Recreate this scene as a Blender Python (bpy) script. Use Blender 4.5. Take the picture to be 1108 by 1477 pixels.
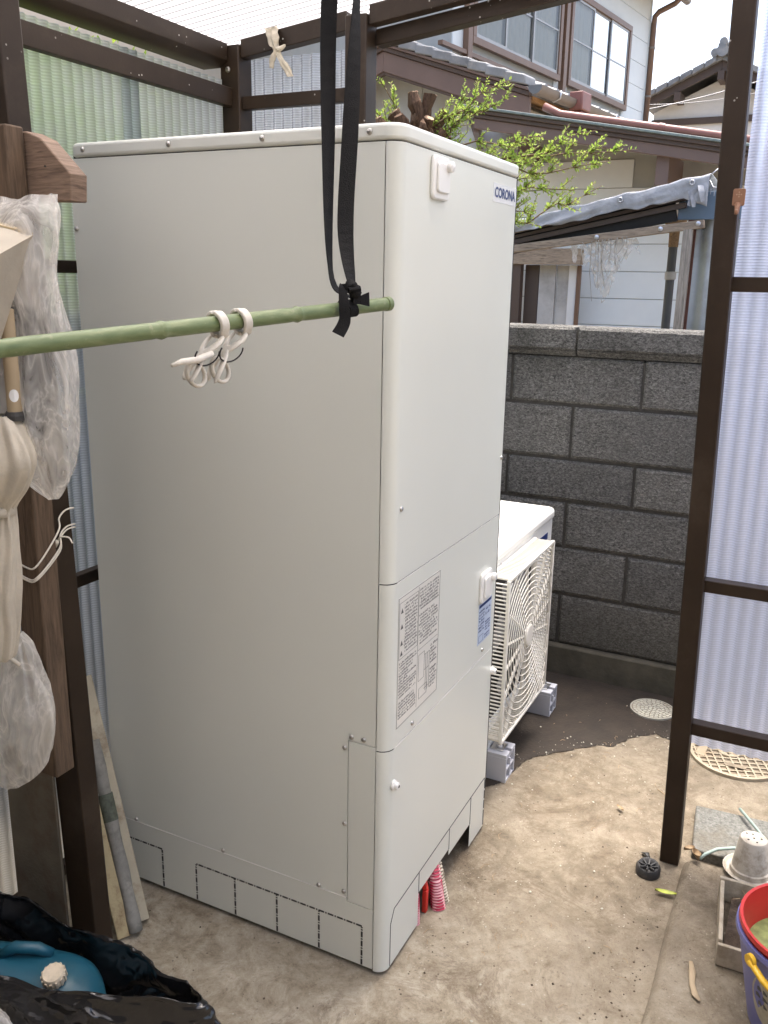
import bpy, bmesh, math, random
from mathutils import Vector, Matrix, noise

# ------------------------------------------------------------------ camera, world, sun, exposure
S = bpy.context.scene
COL = S.collection
for o in list(bpy.data.objects):
    bpy.data.objects.remove(o)

cam_data = bpy.data.cameras.new('camera')
cam = bpy.data.objects.new('camera', cam_data)
COL.objects.link(cam)
S.camera = cam
yaw, pitch, roll = math.radians(26.327), math.radians(-14.912), math.radians(1.013)
fwd = Vector((math.cos(pitch) * math.cos(yaw), math.cos(pitch) * math.sin(yaw), math.sin(pitch)))
rgt = Vector((math.sin(yaw), -math.cos(yaw), 0))
up = rgt.cross(fwd)
r2 = rgt * math.cos(roll) + up * math.sin(roll)
u2 = -rgt * math.sin(roll) + up * math.cos(roll)
m = Matrix((r2, u2, -fwd)).transposed().to_4x4()
m.translation = Vector((-1.41, -0.679, 1.456))
cam.matrix_world = m
cam_data.sensor_fit = 'VERTICAL'
cam_data.sensor_height = 36.0
cam_data.lens = 36.0 * 1266.2 / 1477.0
cam_data.clip_start = 0.02
cam_data.clip_end = 600

KX, KY = 0.246, 0.02                       # horizontal run of the sun per metre of height (towards the sun)
SUN_EL = math.atan2(1.0, math.hypot(KX, KY))
SUN_AZ = math.atan2(KX, KY)                # clockwise from +Y
W = bpy.data.worlds.new('World')
S.world = W
W.use_nodes = True
nt = W.node_tree
bg = nt.nodes['Background']
sky = nt.nodes.new('ShaderNodeTexSky')
sky.sky_type = 'NISHITA'
sky.sun_disc = False
sky.sun_elevation = SUN_EL
sky.sun_rotation = SUN_AZ
sky.air_density = 1.0
sky.dust_density = 6.0
sky.ozone_density = 0.6
nt.links.new(sky.outputs[0], bg.inputs[0])
bg.inputs[1].default_value = 0.15

sd = bpy.data.lights.new('sun', 'SUN')
sun = bpy.data.objects.new('sun', sd)
COL.objects.link(sun)
sd.energy = 1.4
sd.angle = math.radians(28)
sd.color = (1.0, 0.985, 0.95)
sun.location = (6, 2, 12)
sun.rotation_euler = Vector((KX, KY, 1)).to_track_quat('Z', 'Y').to_euler()

S.view_settings.view_transform = 'Standard'
S.view_settings.look = 'None'
S.view_settings.gamma = 1
S.view_settings.use_curve_mapping = False
S.view_settings.exposure = 1.85
S.render.engine = 'CYCLES'
S.cycles.use_denoising = True
S.cycles.max_bounces = 10
S.cycles.diffuse_bounces = 5
S.cycles.transparent_max_bounces = 24
S.cycles.sample_clamp_indirect = 8
S.cycles.caustics_refractive = False
S.cycles.caustics_reflective = False

RND = random.Random(7)
PI = math.pi

# ------------------------------------------------------------------ mesh helper
class MB:
    def __init__(s):
        s.v = []
        s.f = []
    def add(s, vs, fs):
        n = len(s.v)
        s.v += [tuple(q) for q in vs]
        s.f += [tuple(i + n for i in f) for f in fs]
        return s
    def box(s, x0, x1, y0, y1, z0, z1):
        x0, x1 = min(x0, x1), max(x0, x1)
        y0, y1 = min(y0, y1), max(y0, y1)
        z0, z1 = min(z0, z1), max(z0, z1)
        vs = [(x, y, z) for z in (z0, z1) for y in (y0, y1) for x in (x0, x1)]
        return s.add(vs, [(0, 2, 3, 1), (4, 5, 7, 6), (0, 1, 5, 4), (1, 3, 7, 5), (3, 2, 6, 7), (2, 0, 4, 6)])
    def beam(s, a, b, w, h, upv=(0, 0, 1), w2=None, h2=None):
        a, b = Vector(a), Vector(b)
        d = (b - a).normalized()
        upv = Vector(upv)
        r = d.cross(upv).normalized()
        q = r.cross(d)
        w2 = w if w2 is None else w2
        h2 = h if h2 is None else h2
        vs = []
        for c, ww, hh in ((a, w, h), (b, w2, h2)):
            for sx, sy in ((-1, -1), (1, -1), (1, 1), (-1, 1)):
                vs.append(c + r * sx * ww / 2 + q * sy * hh / 2)
        return s.add(vs, [(0, 1, 2, 3), (7, 6, 5, 4), (0, 4, 5, 1), (1, 5, 6, 2), (2, 6, 7, 3), (3, 7, 4, 0)])
    def tube(s, pts, rad, seg=8, cap=True, flat=1.0, closed=False):
        pts = [Vector(q) for q in pts]
        n = len(pts)
        if not hasattr(rad, '__len__'):
            rad = [rad] * n
        ref = Vector((0, 0, 1))
        t0 = (pts[1] - pts[0]).normalized()
        if abs(t0.dot(ref)) > 0.9:
            ref = Vector((1, 0, 0))
        rr = t0.cross(ref).normalized()
        rings = []
        base = len(s.v)
        for i, q in enumerate(pts):
            if closed:
                t = (pts[(i + 1) % n] - pts[i - 1]).normalized()
            else:
                t = (pts[min(i + 1, n - 1)] - pts[max(i - 1, 0)]).normalized()
            rr = (rr - t * rr.dot(t))
            if rr.length < 1e-6:
                rr = t.orthogonal()
            rr.normalize()
            bb = t.cross(rr)
            for k in range(seg):
                a = 2 * PI * k / seg
                s.v.append(tuple(q + (rr * math.cos(a) + bb * math.sin(a) * flat) * rad[i]))
        lim = n if closed else n - 1
        for i in range(lim):
            j = (i + 1) % n
            for k in range(seg):
                k2 = (k + 1) % seg
                s.f.append((base + i * seg + k, base + i * seg + k2, base + j * seg + k2, base + j * seg + k))
        if cap and not closed:
            s.f.append(tuple(base + k for k in range(seg))[::-1])
            s.f.append(tuple(base + (n - 1) * seg + k for k in range(seg)))
        return s
    def lathe(s, prof, c=(0, 0, 0), seg=32, axis='z'):
        base = len(s.v)
        for r, z in prof:
            for k in range(seg):
                a = 2 * PI * k / seg
                x, y = r * math.cos(a), r * math.sin(a)
                if axis == 'z':
                    q = (c[0] + x, c[1] + y, c[2] + z)
                elif axis == 'y':
                    q = (c[0] + x, c[1] + z, c[2] + y)
                else:
                    q = (c[0] + z, c[1] + x, c[2] + y)
                s.v.append(q)
        for i in range(len(prof) - 1):
            for k in range(seg):
                k2 = (k + 1) % seg
                s.f.append((base + i * seg + k, base + i * seg + k2, base + (i + 1) * seg + k2, base + (i + 1) * seg + k))
        if prof[0][0] > 1e-6:
            s.f.append(tuple(base + k for k in range(seg))[::-1])
        if prof[-1][0] > 1e-6:
            s.f.append(tuple(base + (len(prof) - 1) * seg + k for k in range(seg)))
        return s
    def prism(s, poly, ext):
        # poly: list of 3-D points, ext: extrusion vector
        n = len(poly)
        e = Vector(ext)
        vs = [Vector(q) for q in poly] + [Vector(q) + e for q in poly]
        fs = [tuple(range(n))[::-1], tuple(range(n, 2 * n))]
        for i in range(n):
            j = (i + 1) % n
            fs.append((i, j, n + j, n + i))
        return s.add(vs, fs)
    def grid(s, fn, nu, nv, cu=False):
        base = len(s.v)
        for j in range(nv + 1):
            for i in range(nu + (0 if cu else 1)):
                s.v.append(tuple(fn(i / nu, j / nv)))
        row = nu if cu else nu + 1
        for j in range(nv):
            for i in range(nu):
                i2 = (i + 1) % row if cu else i + 1
                s.f.append((base + j * row + i, base + j * row + i2, base + (j + 1) * row + i2, base + (j + 1) * row + i))
        return s
    def xf(s, M):
        s.v = [tuple(M @ Vector(q)) for q in s.v]
        return s

def fix_normals(me):
    bm = bmesh.new()
    bm.from_mesh(me)
    bmesh.ops.recalc_face_normals(bm, faces=bm.faces)
    bm.to_mesh(me)
    bm.free()

def put(mb, name, mat, parent=None, bevel=0, smooth=False, solid=0, recalc=True, subsurf=0, seg=2, weld=0):
    vs = mb.v
    xs = [q[0] for q in vs]; ys = [q[1] for q in vs]; zs = [q[2] for q in vs]
    org = Vector(((min(xs) + max(xs)) / 2, (min(ys) + max(ys)) / 2, min(zs)))
    me = bpy.data.meshes.new(name)
    me.from_pydata([(q[0] - org.x, q[1] - org.y, q[2] - org.z) for q in vs], [], mb.f)
    if weld:
        bm = bmesh.new(); bm.from_mesh(me)
        bmesh.ops.remove_doubles(bm, verts=bm.verts, dist=weld)
        bm.to_mesh(me); bm.free()
    if recalc:
        fix_normals(me)
    me.materials.append(M[mat] if isinstance(mat, str) else mat)
    if smooth:
        me.polygons.foreach_set('use_smooth', [True] * len(me.polygons))
        if smooth != 'all':
            try:
                me.set_sharp_from_angle(angle=math.radians(40))
            except Exception:
                pass
    o = bpy.data.objects.new(name, me)
    COL.objects.link(o)
    o.location = org
    if parent is not None:
        attach(o, parent)
    if solid:
        md = o.modifiers.new('solid', 'SOLIDIFY'); md.thickness = solid; md.offset = 0
    if subsurf:
        md = o.modifiers.new('sub', 'SUBSURF'); md.levels = subsurf; md.render_levels = subsurf
    if bevel:
        md = o.modifiers.new('bevel', 'BEVEL'); md.width = bevel; md.segments = seg; md.limit_method = 'ANGLE'
        md.angle_limit = math.radians(35)
        md.harden_normals = False
        me.polygons.foreach_set('use_smooth', [True] * len(me.polygons))
        try:
            me.set_sharp_from_angle(angle=math.radians(60))
        except Exception:
            pass
    return o

def attach(o, parent):
    # all coordinates are world coordinates; things are not rotated
    w = Vector(parent.location)
    pp = parent.parent
    mat_w = Matrix.Translation(parent['wloc']) if 'wloc' in parent else Matrix.Translation(w)
    o.parent = parent
    o['wloc'] = tuple(o.location)
    o.location = Vector(o['wloc']) - mat_w.translation

def clean():
    for o in bpy.data.objects:
        if 'wloc' in o:
            del o['wloc']

def tag(o, label, cat, group=None):
    o['label'] = label
    o['category'] = cat
    if group:
        o['group'] = group
    return o

def struct(o):
    o['kind'] = 'structure'
    return o

def stuff(o):
    o['kind'] = 'stuff'
    return o

def thing(name, label, cat, loc, group=None):
    o = bpy.data.objects.new(name, None)
    COL.objects.link(o)
    o.location = loc
    o['wloc'] = tuple(loc)
    o.empty_display_size = 0.05
    return tag(o, label, cat, group)

def smooth_path(pts, per=6):
    P = [Vector(q) for q in pts]
    out = []
    for k in range(len(P) - 1):
        p0 = P[max(k - 1, 0)]; p1 = P[k]; p2 = P[k + 1]; p3 = P[min(k + 2, len(P) - 1)]
        for i in range(per):
            f = i / per
            out.append(0.5 * ((2 * p1) + (p2 - p0) * f + (2 * p0 - 5 * p1 + 4 * p2 - p3) * f * f + (3 * p1 - p0 - 3 * p2 + p3) * f ** 3))
    out.append(P[-1])
    return out

def copy_part(src, parent, wloc, rot=None):
    c = src.copy()
    COL.objects.link(c)
    c.parent = None
    c.location = wloc
    if rot is not None:
        c.rotation_euler = rot
    attach(c, parent)
    return c

# ------------------------------------------------------------------ materials
M = {}

class NT:
    def __init__(s, name):
        s.m = bpy.data.materials.new(name)
        s.m.use_nodes = True
        s.t = s.m.node_tree
        s.b = s.t.nodes['Principled BSDF']
        s.o = s.t.nodes['Material Output']
        M[name] = s.m
        s.pos = None
    def n(s, kind, **kw):
        q = s.t.nodes.new(kind)
        for k, v in kw.items():
            setattr(q, k, v)
        return q
    def l(s, a, b):
        s.t.links.new(a, b)
    def coord(s, scale=(1, 1, 1), world=True):
        g = s.n('ShaderNodeNewGeometry') if world else s.n('ShaderNodeTexCoord')
        mp = s.n('ShaderNodeMapping')
        mp.inputs['Scale'].default_value = scale
        s.l(g.outputs['Position'] if world else g.outputs['Object'], mp.inputs[0])
        return mp.outputs[0]
    def noise(s, scale, detail=4, rough=0.55, vec=None, dist=0.0):
        q = s.n('ShaderNodeTexNoise')
        q.inputs['Scale'].default_value = scale
        q.inputs['Detail'].default_value = detail
        q.inputs['Roughness'].default_value = rough
        q.inputs['Distortion'].default_value = dist
        s.l(vec if vec is not None else s.coord(), q.inputs['Vector'])
        return q.outputs[0]
    def ramp(s, fac, stops):
        q = s.n('ShaderNodeValToRGB')
        e = q.color_ramp.elements
        while len(e) < len(stops):
            e.new(0.5)
        for i, (p_, c) in enumerate(stops):
            e[i].position = p_
            e[i].color = (*c, 1) if hasattr(c, '__len__') else (c, c, c, 1)
        s.l(fac, q.inputs[0])
        return q.outputs[0]
    def mix(s, fac, a, b, mode='MIX'):
        q = s.n('ShaderNodeMix', data_type='RGBA', blend_type=mode)
        for sock, val in ((q.inputs[0], fac), (q.inputs[6], a), (q.inputs[7], b)):
            if hasattr(val, 'node'):
                s.l(val, sock)
            elif hasattr(val, '__len__'):
                sock.default_value = (*val, 1)
            else:
                sock.default_value = val
        return q.outputs[2]
    def bump(s, h, strength=0.3, dist=0.01, prev=None):
        q = s.n('ShaderNodeBump')
        q.inputs['Strength'].default_value = strength
        q.inputs['Distance'].default_value = dist
        s.l(h, q.inputs['Height'])
        if prev is not None:
            s.l(prev, q.inputs['Normal'])
        return q.outputs[0]
    def set(s, base=None, rough=None, metal=None, spec=None, normal=None):
        for k, v in (('Base Color', base), ('Roughness', rough), ('Metallic', metal), ('Specular IOR Level', spec), ('Normal', normal)):
            if v is None:
                continue
            if hasattr(v, 'node'):
                s.l(v, s.b.inputs[k])
            elif hasattr(v, '__len__'):
                s.b.inputs[k].default_value = (*v, 1)
            else:
                s.b.inputs[k].default_value = v
        return s

def plain(name, c, rough=0.5, metal=0.0, var=0.12, scale=9.0, bump=0.0, bscale=120, spec=None, dirt=None, dscale=3.0):
    q = NT(name)
    f = q.noise(scale, 5, 0.6)
    lo = tuple(x * (1 - var) for x in c)
    hi = tuple(min(1, x * (1 + var)) for x in c)
    base = q.ramp(f, [(0.3, lo), (0.7, hi)])
    if dirt is not None:
        d = q.ramp(q.noise(dscale, 8, 0.7), [(0.5, 0.0), (0.72, 0.85)])
        base = q.mix(d, base, dirt)
    q.set(base, rough, metal, spec)
    if bump:
        q.set(normal=q.bump(q.noise(bscale, 4, 0.6), bump, 0.004))
    return q

def q_add(q, a):
    v = q.n('ShaderNodeMath', operation='MULTIPLY_ADD')
    q.l(a, v.inputs[0]); v.inputs[1].default_value = 0.5; v.inputs[2].default_value = 0.5
    return v.outputs[0]

# concrete yard floor: trowelled, dusty, stained
def ground_mat():
    q = NT('yard_concrete')
    co = q.coord()
    n1 = q.noise(2.1, 10, 0.70, co, 0.6)
    n2 = q.noise(13.0, 14, 0.80, co, 0.3)
    n3 = q.noise(70.0, 8, 0.8, co, 0.1)
    n4 = q.noise(3.6, 14, 0.82, co, 0.7)
    base = q.ramp(n2, [(0.36, (0.125, 0.099, 0.070)), (0.49, (0.20, 0.164, 0.118)), (0.62, (0.30, 0.256, 0.192))])
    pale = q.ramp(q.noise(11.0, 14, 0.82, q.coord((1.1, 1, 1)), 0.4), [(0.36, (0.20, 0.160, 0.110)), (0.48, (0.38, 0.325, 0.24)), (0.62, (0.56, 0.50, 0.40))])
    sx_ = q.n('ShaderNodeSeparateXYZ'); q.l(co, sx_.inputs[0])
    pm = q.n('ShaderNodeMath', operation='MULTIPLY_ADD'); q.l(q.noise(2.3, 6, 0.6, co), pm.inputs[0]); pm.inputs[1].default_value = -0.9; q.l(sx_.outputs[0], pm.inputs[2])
    pmask = q.ramp(q_add(q, pm.outputs[0]), [(0.22, 1.0), (0.52, 0.0)])  # paler near side stands in for missing floor light, plus pale concrete
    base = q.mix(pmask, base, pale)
    base = q.mix(q.ramp(n1, [(0.46, 0.0), (0.68, 0.45)]), base, (0.36, 0.31, 0.24))
    base = q.mix(q.ramp(n4, [(0.53, 0.0), (0.62, 0.65)]), base, (0.125, 0.092, 0.060))
    base = q.mix(q.ramp(n3, [(0.57, 0.0), (0.68, 0.75)]), base, (0.095, 0.07, 0.048))
    base = q.mix(q.ramp(n3, [(0.30, 0.6), (0.40, 0.0)]), base, (0.44, 0.385, 0.305))
    # swirling trowel lines
    wv = q.n('ShaderNodeTexWave', wave_type='RINGS')
    wv.inputs['Scale'].default_value = 3.1
    wv.inputs['Distortion'].default_value = 14.0
    wv.inputs['Detail'].default_value = 5
    wv.inputs['Detail Scale'].default_value = 1.6
    q.l(co, wv.inputs[0])
    gate = q.ramp(q.noise(1.7, 3, 0.5, co), [(0.45, 0.0), (0.7, 1.0)])
    base = q.mix(q.mix(1.0, q.ramp(wv.outputs['Fac'], [(0.0, 0.22), (0.16, 0.0)]), gate, 'MULTIPLY'), base, (0.19, 0.14, 0.095))
    # feathery wrinkles left by the float
    rn = q.noise(4.2, 12, 0.66, co, 3.2)
    rd = q.ramp(rn, [(0.44, 0.0), (0.5, 0.38), (0.506, 0.0)])
    g2 = q.ramp(q.noise(2.9, 5, 0.7, co), [(0.48, 0.0), (0.62, 1.0)])
    base = q.mix(q.mix(1.0, rd, g2, 'MULTIPLY'), base, (0.115, 0.082, 0.055))
    vo = q.n('ShaderNodeTexVoronoi'); vo.inputs['Scale'].default_value = 70; q.l(co, vo.inputs['Vector'])
    base = q.mix(q.mix(1.0, q.ramp(vo.outputs['Distance'], [(0.10, 0.8), (0.16, 0.0)]), q.ramp(q.noise(9, 3, 0.5, co), [(0.5, 0.0), (0.58, 1.0)]), 'MULTIPLY'), base, (0.47, 0.42, 0.35))
    vo2 = q.n('ShaderNodeTexVoronoi'); vo2.inputs['Scale'].default_value = 48; q.l(co, vo2.inputs['Vector'])
    base = q.mix(q.mix(1.0, q.ramp(vo2.outputs['Distance'], [(0.09, 0.85), (0.14, 0.0)]), q.ramp(q.noise(6, 3, 0.5, q.coord((1.3, 1.1, 1))), [(0.52, 0.0), (0.6, 1.0)]), 'MULTIPLY'), base, (0.07, 0.052, 0.036))
    q.set(base, 0.82, spec=0.25)
    h = q.mix(0.5, n2, n3)
    nb = q.bump(h, 0.7, 0.014)
    nb = q.bump(q.noise(190, 5, 0.8, co), 0.5, 0.004, nb)
    q.set(normal=nb)

def q_div(q, a, d):
    v = q.n('ShaderNodeMath', operation='DIVIDE')
    q.l(a, v.inputs[0]); v.inputs[1].default_value = d
    return v.outputs[0]
ground_mat()

def step_mat():
    q = NT('step_concrete')
    co = q.coord()
    n2 = q.noise(8.0, 12, 0.78, co, 1.0)
    n3 = q.noise(70.0, 8, 0.8, co)
    base = q.ramp(n2, [(0.34, (0.13, 0.10, 0.07)), (0.50, (0.225, 0.182, 0.132)), (0.66, (0.335, 0.285, 0.215))])
    base = q.mix(q.ramp(n3, [(0.58, 0.0), (0.72, 0.5)]), base, (0.15, 0.11, 0.08))
    q.set(base, 0.85, spec=0.25, normal=q.bump(q.mix(0.5, n2, n3), 0.5, 0.01))
step_mat()

# factory-painted steel of the tank
def enamel(name, c, rough=0.32):
    q = NT(name)
    co = q.coord()
    n = q.noise(1.7, 3, 0.5, co)
    base = q.ramp(n, [(0.3, tuple(x * 0.97 for x in c)), (0.7, tuple(min(1, x * 1.02) for x in c))])
    d = q.ramp(q.noise(260, 2, 0.5, co), [(0.72, 0.0), (0.80, 0.12)])
    base = q.mix(d, base, tuple(x * 0.6 for x in c))
    rg = q.ramp(q.noise(5, 5, 0.6, co), [(0.3, rough * 0.85), (0.7, rough * 1.2)])
    q.set(base, rough, spec=0.5, normal=q.bump(q.noise(420, 2, 0.5, co), 0.05, 0.001))
enamel('tank_enamel', (0.69, 0.703, 0.645), 0.31)
enamel('tank_lid', (0.70, 0.71, 0.652), 0.31)
enamel('unit_white', (0.80, 0.80, 0.77), 0.36)
enamel('cover_white', (0.80, 0.79, 0.76), 0.31)
plain('grille_plastic', (0.74, 0.715, 0.65), 0.45, var=0.05)
plain('dark_inside', (0.02, 0.018, 0.016), 0.8, var=0.2)
plain('screw_steel', (0.45, 0.43, 0.40), 0.3, 0.9, var=0.1)
plain('print_dark', (0.035, 0.033, 0.032), 0.6, var=0.1)
plain('print_grey', (0.10, 0.10, 0.10), 0.6, var=0.2)
plain('navy_print', (0.012, 0.035, 0.16), 0.4, var=0.05)
plain('sticker_clear', (0.72, 0.705, 0.65), 0.3, var=0.03)
plain('sticker_blue', (0.50, 0.58, 0.72), 0.3, var=0.06)
plain('sticker_white', (0.74, 0.75, 0.76), 0.25, var=0.03)

def brown_metal():
    q = NT('brown_aluminium')
    co = q.coord()
    b = q.ramp(q.noise(6, 6, 0.6, co), [(0.3, (0.021, 0.0125, 0.0070)), (0.7, (0.037, 0.0235, 0.0145))])
    b = q.mix(q.ramp(q.noise(3.0, 8, 0.75, co), [(0.55, 0.0), (0.75, 0.35)]), b, (0.085, 0.067, 0.05))
    v = q.n('ShaderNodeTexVoronoi')
    v.inputs['Scale'].default_value = 46
    q.l(co, v.inputs['Vector'])
    sp = q.ramp(v.outputs['Distance'], [(0.075, 1.0), (0.11, 0.0)])
    gate = q.ramp(q.noise(7, 3, 0.5, co), [(0.53, 0.0), (0.58, 0.9)])
    gz_ = q.n('ShaderNodeSeparateXYZ'); q.l(co, gz_.inputs[0])
    hi = q.ramp(q_div(q, gz_.outputs[2], 2.4), [(0.70, 0.0), (0.80, 1.0)])
    b = q.mix(q.mix(1.0, q.mix(1.0, sp, gate, 'MULTIPLY'), hi, 'MULTIPLY'), b, (0.55, 0.52, 0.48))
    q.set(b, 0.5, spec=0.25, normal=q.bump(q.noise(220, 3, 0.5, co), 0.08, 0.002))
brown_metal()

# corrugated polycarbonate
def poly(name, tint, transp, refr, rib_axis=2, dirt=0.25, rib=1.0, wax=0, wamt=0.3, refl=0.25, narrow=False, vdark=0.35):
    q = NT(name)
    q.t.nodes.remove(q.b)
    co = q.coord()
    sp = q.n('ShaderNodeSeparateXYZ'); q.l(co, sp.inputs[0])
    sn = q.n('ShaderNodeMath', operation='MULTIPLY'); q.l(sp.outputs[rib_axis], sn.inputs[0])
    sn.inputs[1].default_value = 2 * PI / 0.0062
    si = q.n('ShaderNodeMath', operation='SINE'); q.l(sn.outputs[0], si.inputs[0])
    ribs = q.ramp(q_add(q, si.outputs[0]), [(0.25, 0.0), (0.75, 1.0)])
    dn = q.ramp(q.noise(3.2, 8, 0.7, co), [(0.40, 0.0), (0.75, 1.0)])
    col = q.mix(q.mix(1.0, ribs, (rib * 0.45,) * 3, 'MULTIPLY'), tint, tuple(x * 0.55 for x in tint))
    col = q.mix(q.mix(1.0, dn, (dirt,) * 3, 'MULTIPLY'), col, (0.30, 0.25, 0.19))
    # dark valley stripes paint in the rib shading, along with some grime
    wm = q.n('ShaderNodeMath', operation='MULTIPLY'); q.l(sp.outputs[wax], wm.inputs[0]); wm.inputs[1].default_value = 2 * PI / 0.030
    ws = q.n('ShaderNodeMath', operation='SINE'); q.l(wm.outputs[0], ws.inputs[0])
    wv_ = q.ramp(q_add(q, ws.outputs[0]), [(0.0, wamt), (0.12, wamt * 0.8), (0.30, 0.0)] if narrow else [(0.0, wamt), (0.35, wamt * 0.5), (0.8, 0.0)])
    col = q.mix(wv_, col, tuple(x * vdark for x in tint))
    nb = q.bump(ribs, 0.5 * rib, 0.002)
    nb = q.bump(q.noise(300, 2, 0.5, co), 0.25, 0.001, nb)
    tl = q.n('ShaderNodeBsdfTranslucent'); q.l(col, tl.inputs[0]); q.l(nb, tl.inputs['Normal'])
    df = q.n('ShaderNodeBsdfDiffuse'); q.l(col, df.inputs[0]); q.l(nb, df.inputs['Normal'])
    rf = q.n('ShaderNodeBsdfRefraction'); q.l(col, rf.inputs[0])
    rf.inputs['IOR'].default_value = 1.22; rf.inputs['Roughness'].default_value = 0.32
    q.l(nb, rf.inputs['Normal'])
    tr = q.n('ShaderNodeBsdfTransparent'); q.l(col, tr.inputs[0])
    gl = q.n('ShaderNodeBsdfGlossy'); gl.inputs['Roughness'].default_value = 0.3
    m0 = q.n('ShaderNodeMixShader'); m0.inputs[0].default_value = refl
    q.l(tl.outputs[0], m0.inputs[1]); q.l(df.outputs[0], m0.inputs[2])
    m1 = q.n('ShaderNodeMixShader'); m1.inputs[0].default_value = refr
    q.l(m0.outputs[0], m1.inputs[1]); q.l(rf.outputs[0], m1.inputs[2])
    m2 = q.n('ShaderNodeMixShader'); m2.inputs[0].default_value = transp
    q.l(m1.outputs[0], m2.inputs[1]); q.l(tr.outputs[0], m2.inputs[2])
    m3 = q.n('ShaderNodeMixShader'); m3.inputs[0].default_value = 0.05
    q.l(m2.outputs[0], m3.inputs[1]); q.l(gl.outputs[0], m3.inputs[2])
    q.l(m3.outputs[0], q.o.inputs[0])

poly('poly_wall', (0.80, 0.86, 0.94), 0.12, 0.58, 2, 0.30, 1.0, 0, 0.45)
poly('poly_side', (0.74, 0.80, 1.0), 0.12, 0.40, 2, 0.10, 0.7, 1, 0.30)
poly('poly_roof', (0.96, 0.945, 0.94), 0.34, 0.0, 0, 0.22, 0.1, 0, 0.95, 0.05, True, 0.10)

def block_mat():
    q = NT('block_face')
    co = q.coord((1, 1, 1.9))
    n1 = q.noise(105, 5, 0.75, co, 0.8)
    n2 = q.noise(5, 6, 0.65, q.coord())
    n3 = q.noise(260, 2, 0.6, co)
    b = q.ramp(n1, [(0.34, (0.062, 0.061, 0.058)), (0.48, (0.215, 0.211, 0.20)), (0.64, (0.52, 0.51, 0.48))])
    oi = q.n('ShaderNodeObjectInfo')
    b = q.mix(1.0, b, q.ramp(oi.outputs['Random'], [(0.0, (0.72, 0.72, 0.72)), (0.5, (0.92, 0.91, 0.89)), (1.0, (1.0, 0.985, 0.96))]), 'MULTIPLY')
    b = q.mix(q.ramp(n2, [(0.40, 0.0), (0.72, 0.4)]), b, (0.17, 0.165, 0.155))
    b = q.mix(q.ramp(q.noise(2.2, 7, 0.7), [(0.52, 0.0), (0.70, 0.55)]), b, (0.06, 0.06, 0.05))
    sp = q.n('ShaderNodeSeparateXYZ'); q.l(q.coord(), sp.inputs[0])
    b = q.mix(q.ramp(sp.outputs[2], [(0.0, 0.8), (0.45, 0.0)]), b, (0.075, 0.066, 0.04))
    q.set(b, 0.9, spec=0.2)
    q.set(normal=q.bump(n3, 0.4, 0.003, q.bump(n1, 1.0, 0.016)))
block_mat()
plain('mortar', (0.06, 0.056, 0.05), 0.9, var=0.3, scale=30, bump=0.5, bscale=200)
plain('footing_concrete', (0.085, 0.076, 0.055), 0.9, var=0.35, scale=9, bump=0.6, bscale=70, dirt=(0.05, 0.05, 0.028))

def wood(name, c, axis=(1, 1, 14), rough=0.75, dark=0.45):
    q = NT(name)
    co = q.coord(axis)
    n = q.noise(7, 7, 0.65, co, 1.2)
    b = q.ramp(n, [(0.3, tuple(x * dark for x in c)), (0.52, c), (0.75, tuple(min(1, x * 1.4) for x in c))])
    q.set(b, rough, spec=0.25, normal=q.bump(n, 0.35, 0.004))
wood('old_wood', (0.115, 0.078, 0.052), (14, 14, 1.2))
wood('bracket_wood', (0.21, 0.145, 0.105), (2, 2, 26))
wood('grey_wood', (0.34, 0.27, 0.20), (2, 2, 20))
wood('grey_wood_v', (0.36, 0.32, 0.27), (26, 26, 1.5))
wood('soffit_wood', (0.34, 0.19, 0.08), (2, 14, 14))
wood('stump_bark', (0.12, 0.07, 0.042), (22, 22, 6), 0.9, 0.25)
wood('stump_cut', (0.42, 0.29, 0.18), (20, 20, 20))
plain('cream_paint', (0.42, 0.37, 0.27), 0.6, var=0.12, dirt=(0.15, 0.085, 0.035), dscale=16, bump=0.2)
plain('rusty_cream', (0.42, 0.34, 0.19), 0.6, var=0.15, dirt=(0.13, 0.055, 0.015), dscale=26, bump=0.3)
plain('rusty_sheet', (0.12, 0.10, 0.07), 0.8, var=0.25, dirt=(0.07, 0.026, 0.013), dscale=6, bump=0.3)
plain('newsprint', (0.24, 0.23, 0.205), 0.85, var=0.2, scale=30, dirt=(0.12, 0.115, 0.10), dscale=40)
plain('print_green', (0.09, 0.10, 0.075), 0.8, var=0.5, scale=60)

def green_pole():
    q = NT('pole_green')
    co = q.coord()
    b = q.ramp(q.noise(3, 6, 0.6, q.coord((3, 30, 30))), [(0.3, (0.09, 0.13, 0.05)), (0.55, (0.145, 0.185, 0.08)), (0.75, (0.24, 0.27, 0.14))])
    b = q.mix(q.ramp(q.noise(60, 5, 0.7, co), [(0.60, 0.0), (0.75, 0.5)]), b, (0.40, 0.38, 0.24))
    q.set(b, 0.42, spec=0.45)
green_pole()
plain('strap_black', (0.006, 0.0055, 0.0055), 0.75, spec=0.2, var=0.25, scale=60, bump=0.5, bscale=500)
plain('peg_white', (0.62, 0.58, 0.51), 0.55, var=0.12, scale=40, dirt=(0.38, 0.33, 0.25), dscale=40)
plain('spring_dark', (0.03, 0.027, 0.025), 0.4, 0.6)
plain('rag_cloth', (0.52, 0.46, 0.36), 0.9, var=0.2, scale=50, bump=0.5, bscale=90)
plain('string_white', (0.72, 0.67, 0.58), 0.8, var=0.1)
plain('cardboard', (0.36, 0.32, 0.26), 0.85, var=0.12, scale=12, bump=0.15, dirt=(0.28, 0.23, 0.16), dscale=5)
plain('cardboard_top', (0.52, 0.42, 0.27), 0.85, var=0.2, scale=16, dirt=(0.30, 0.22, 0.12), dscale=9)
plain('cloth_cream', (0.50, 0.45, 0.37), 0.85, var=0.15, scale=14, bump=0.3, bscale=200)
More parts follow.
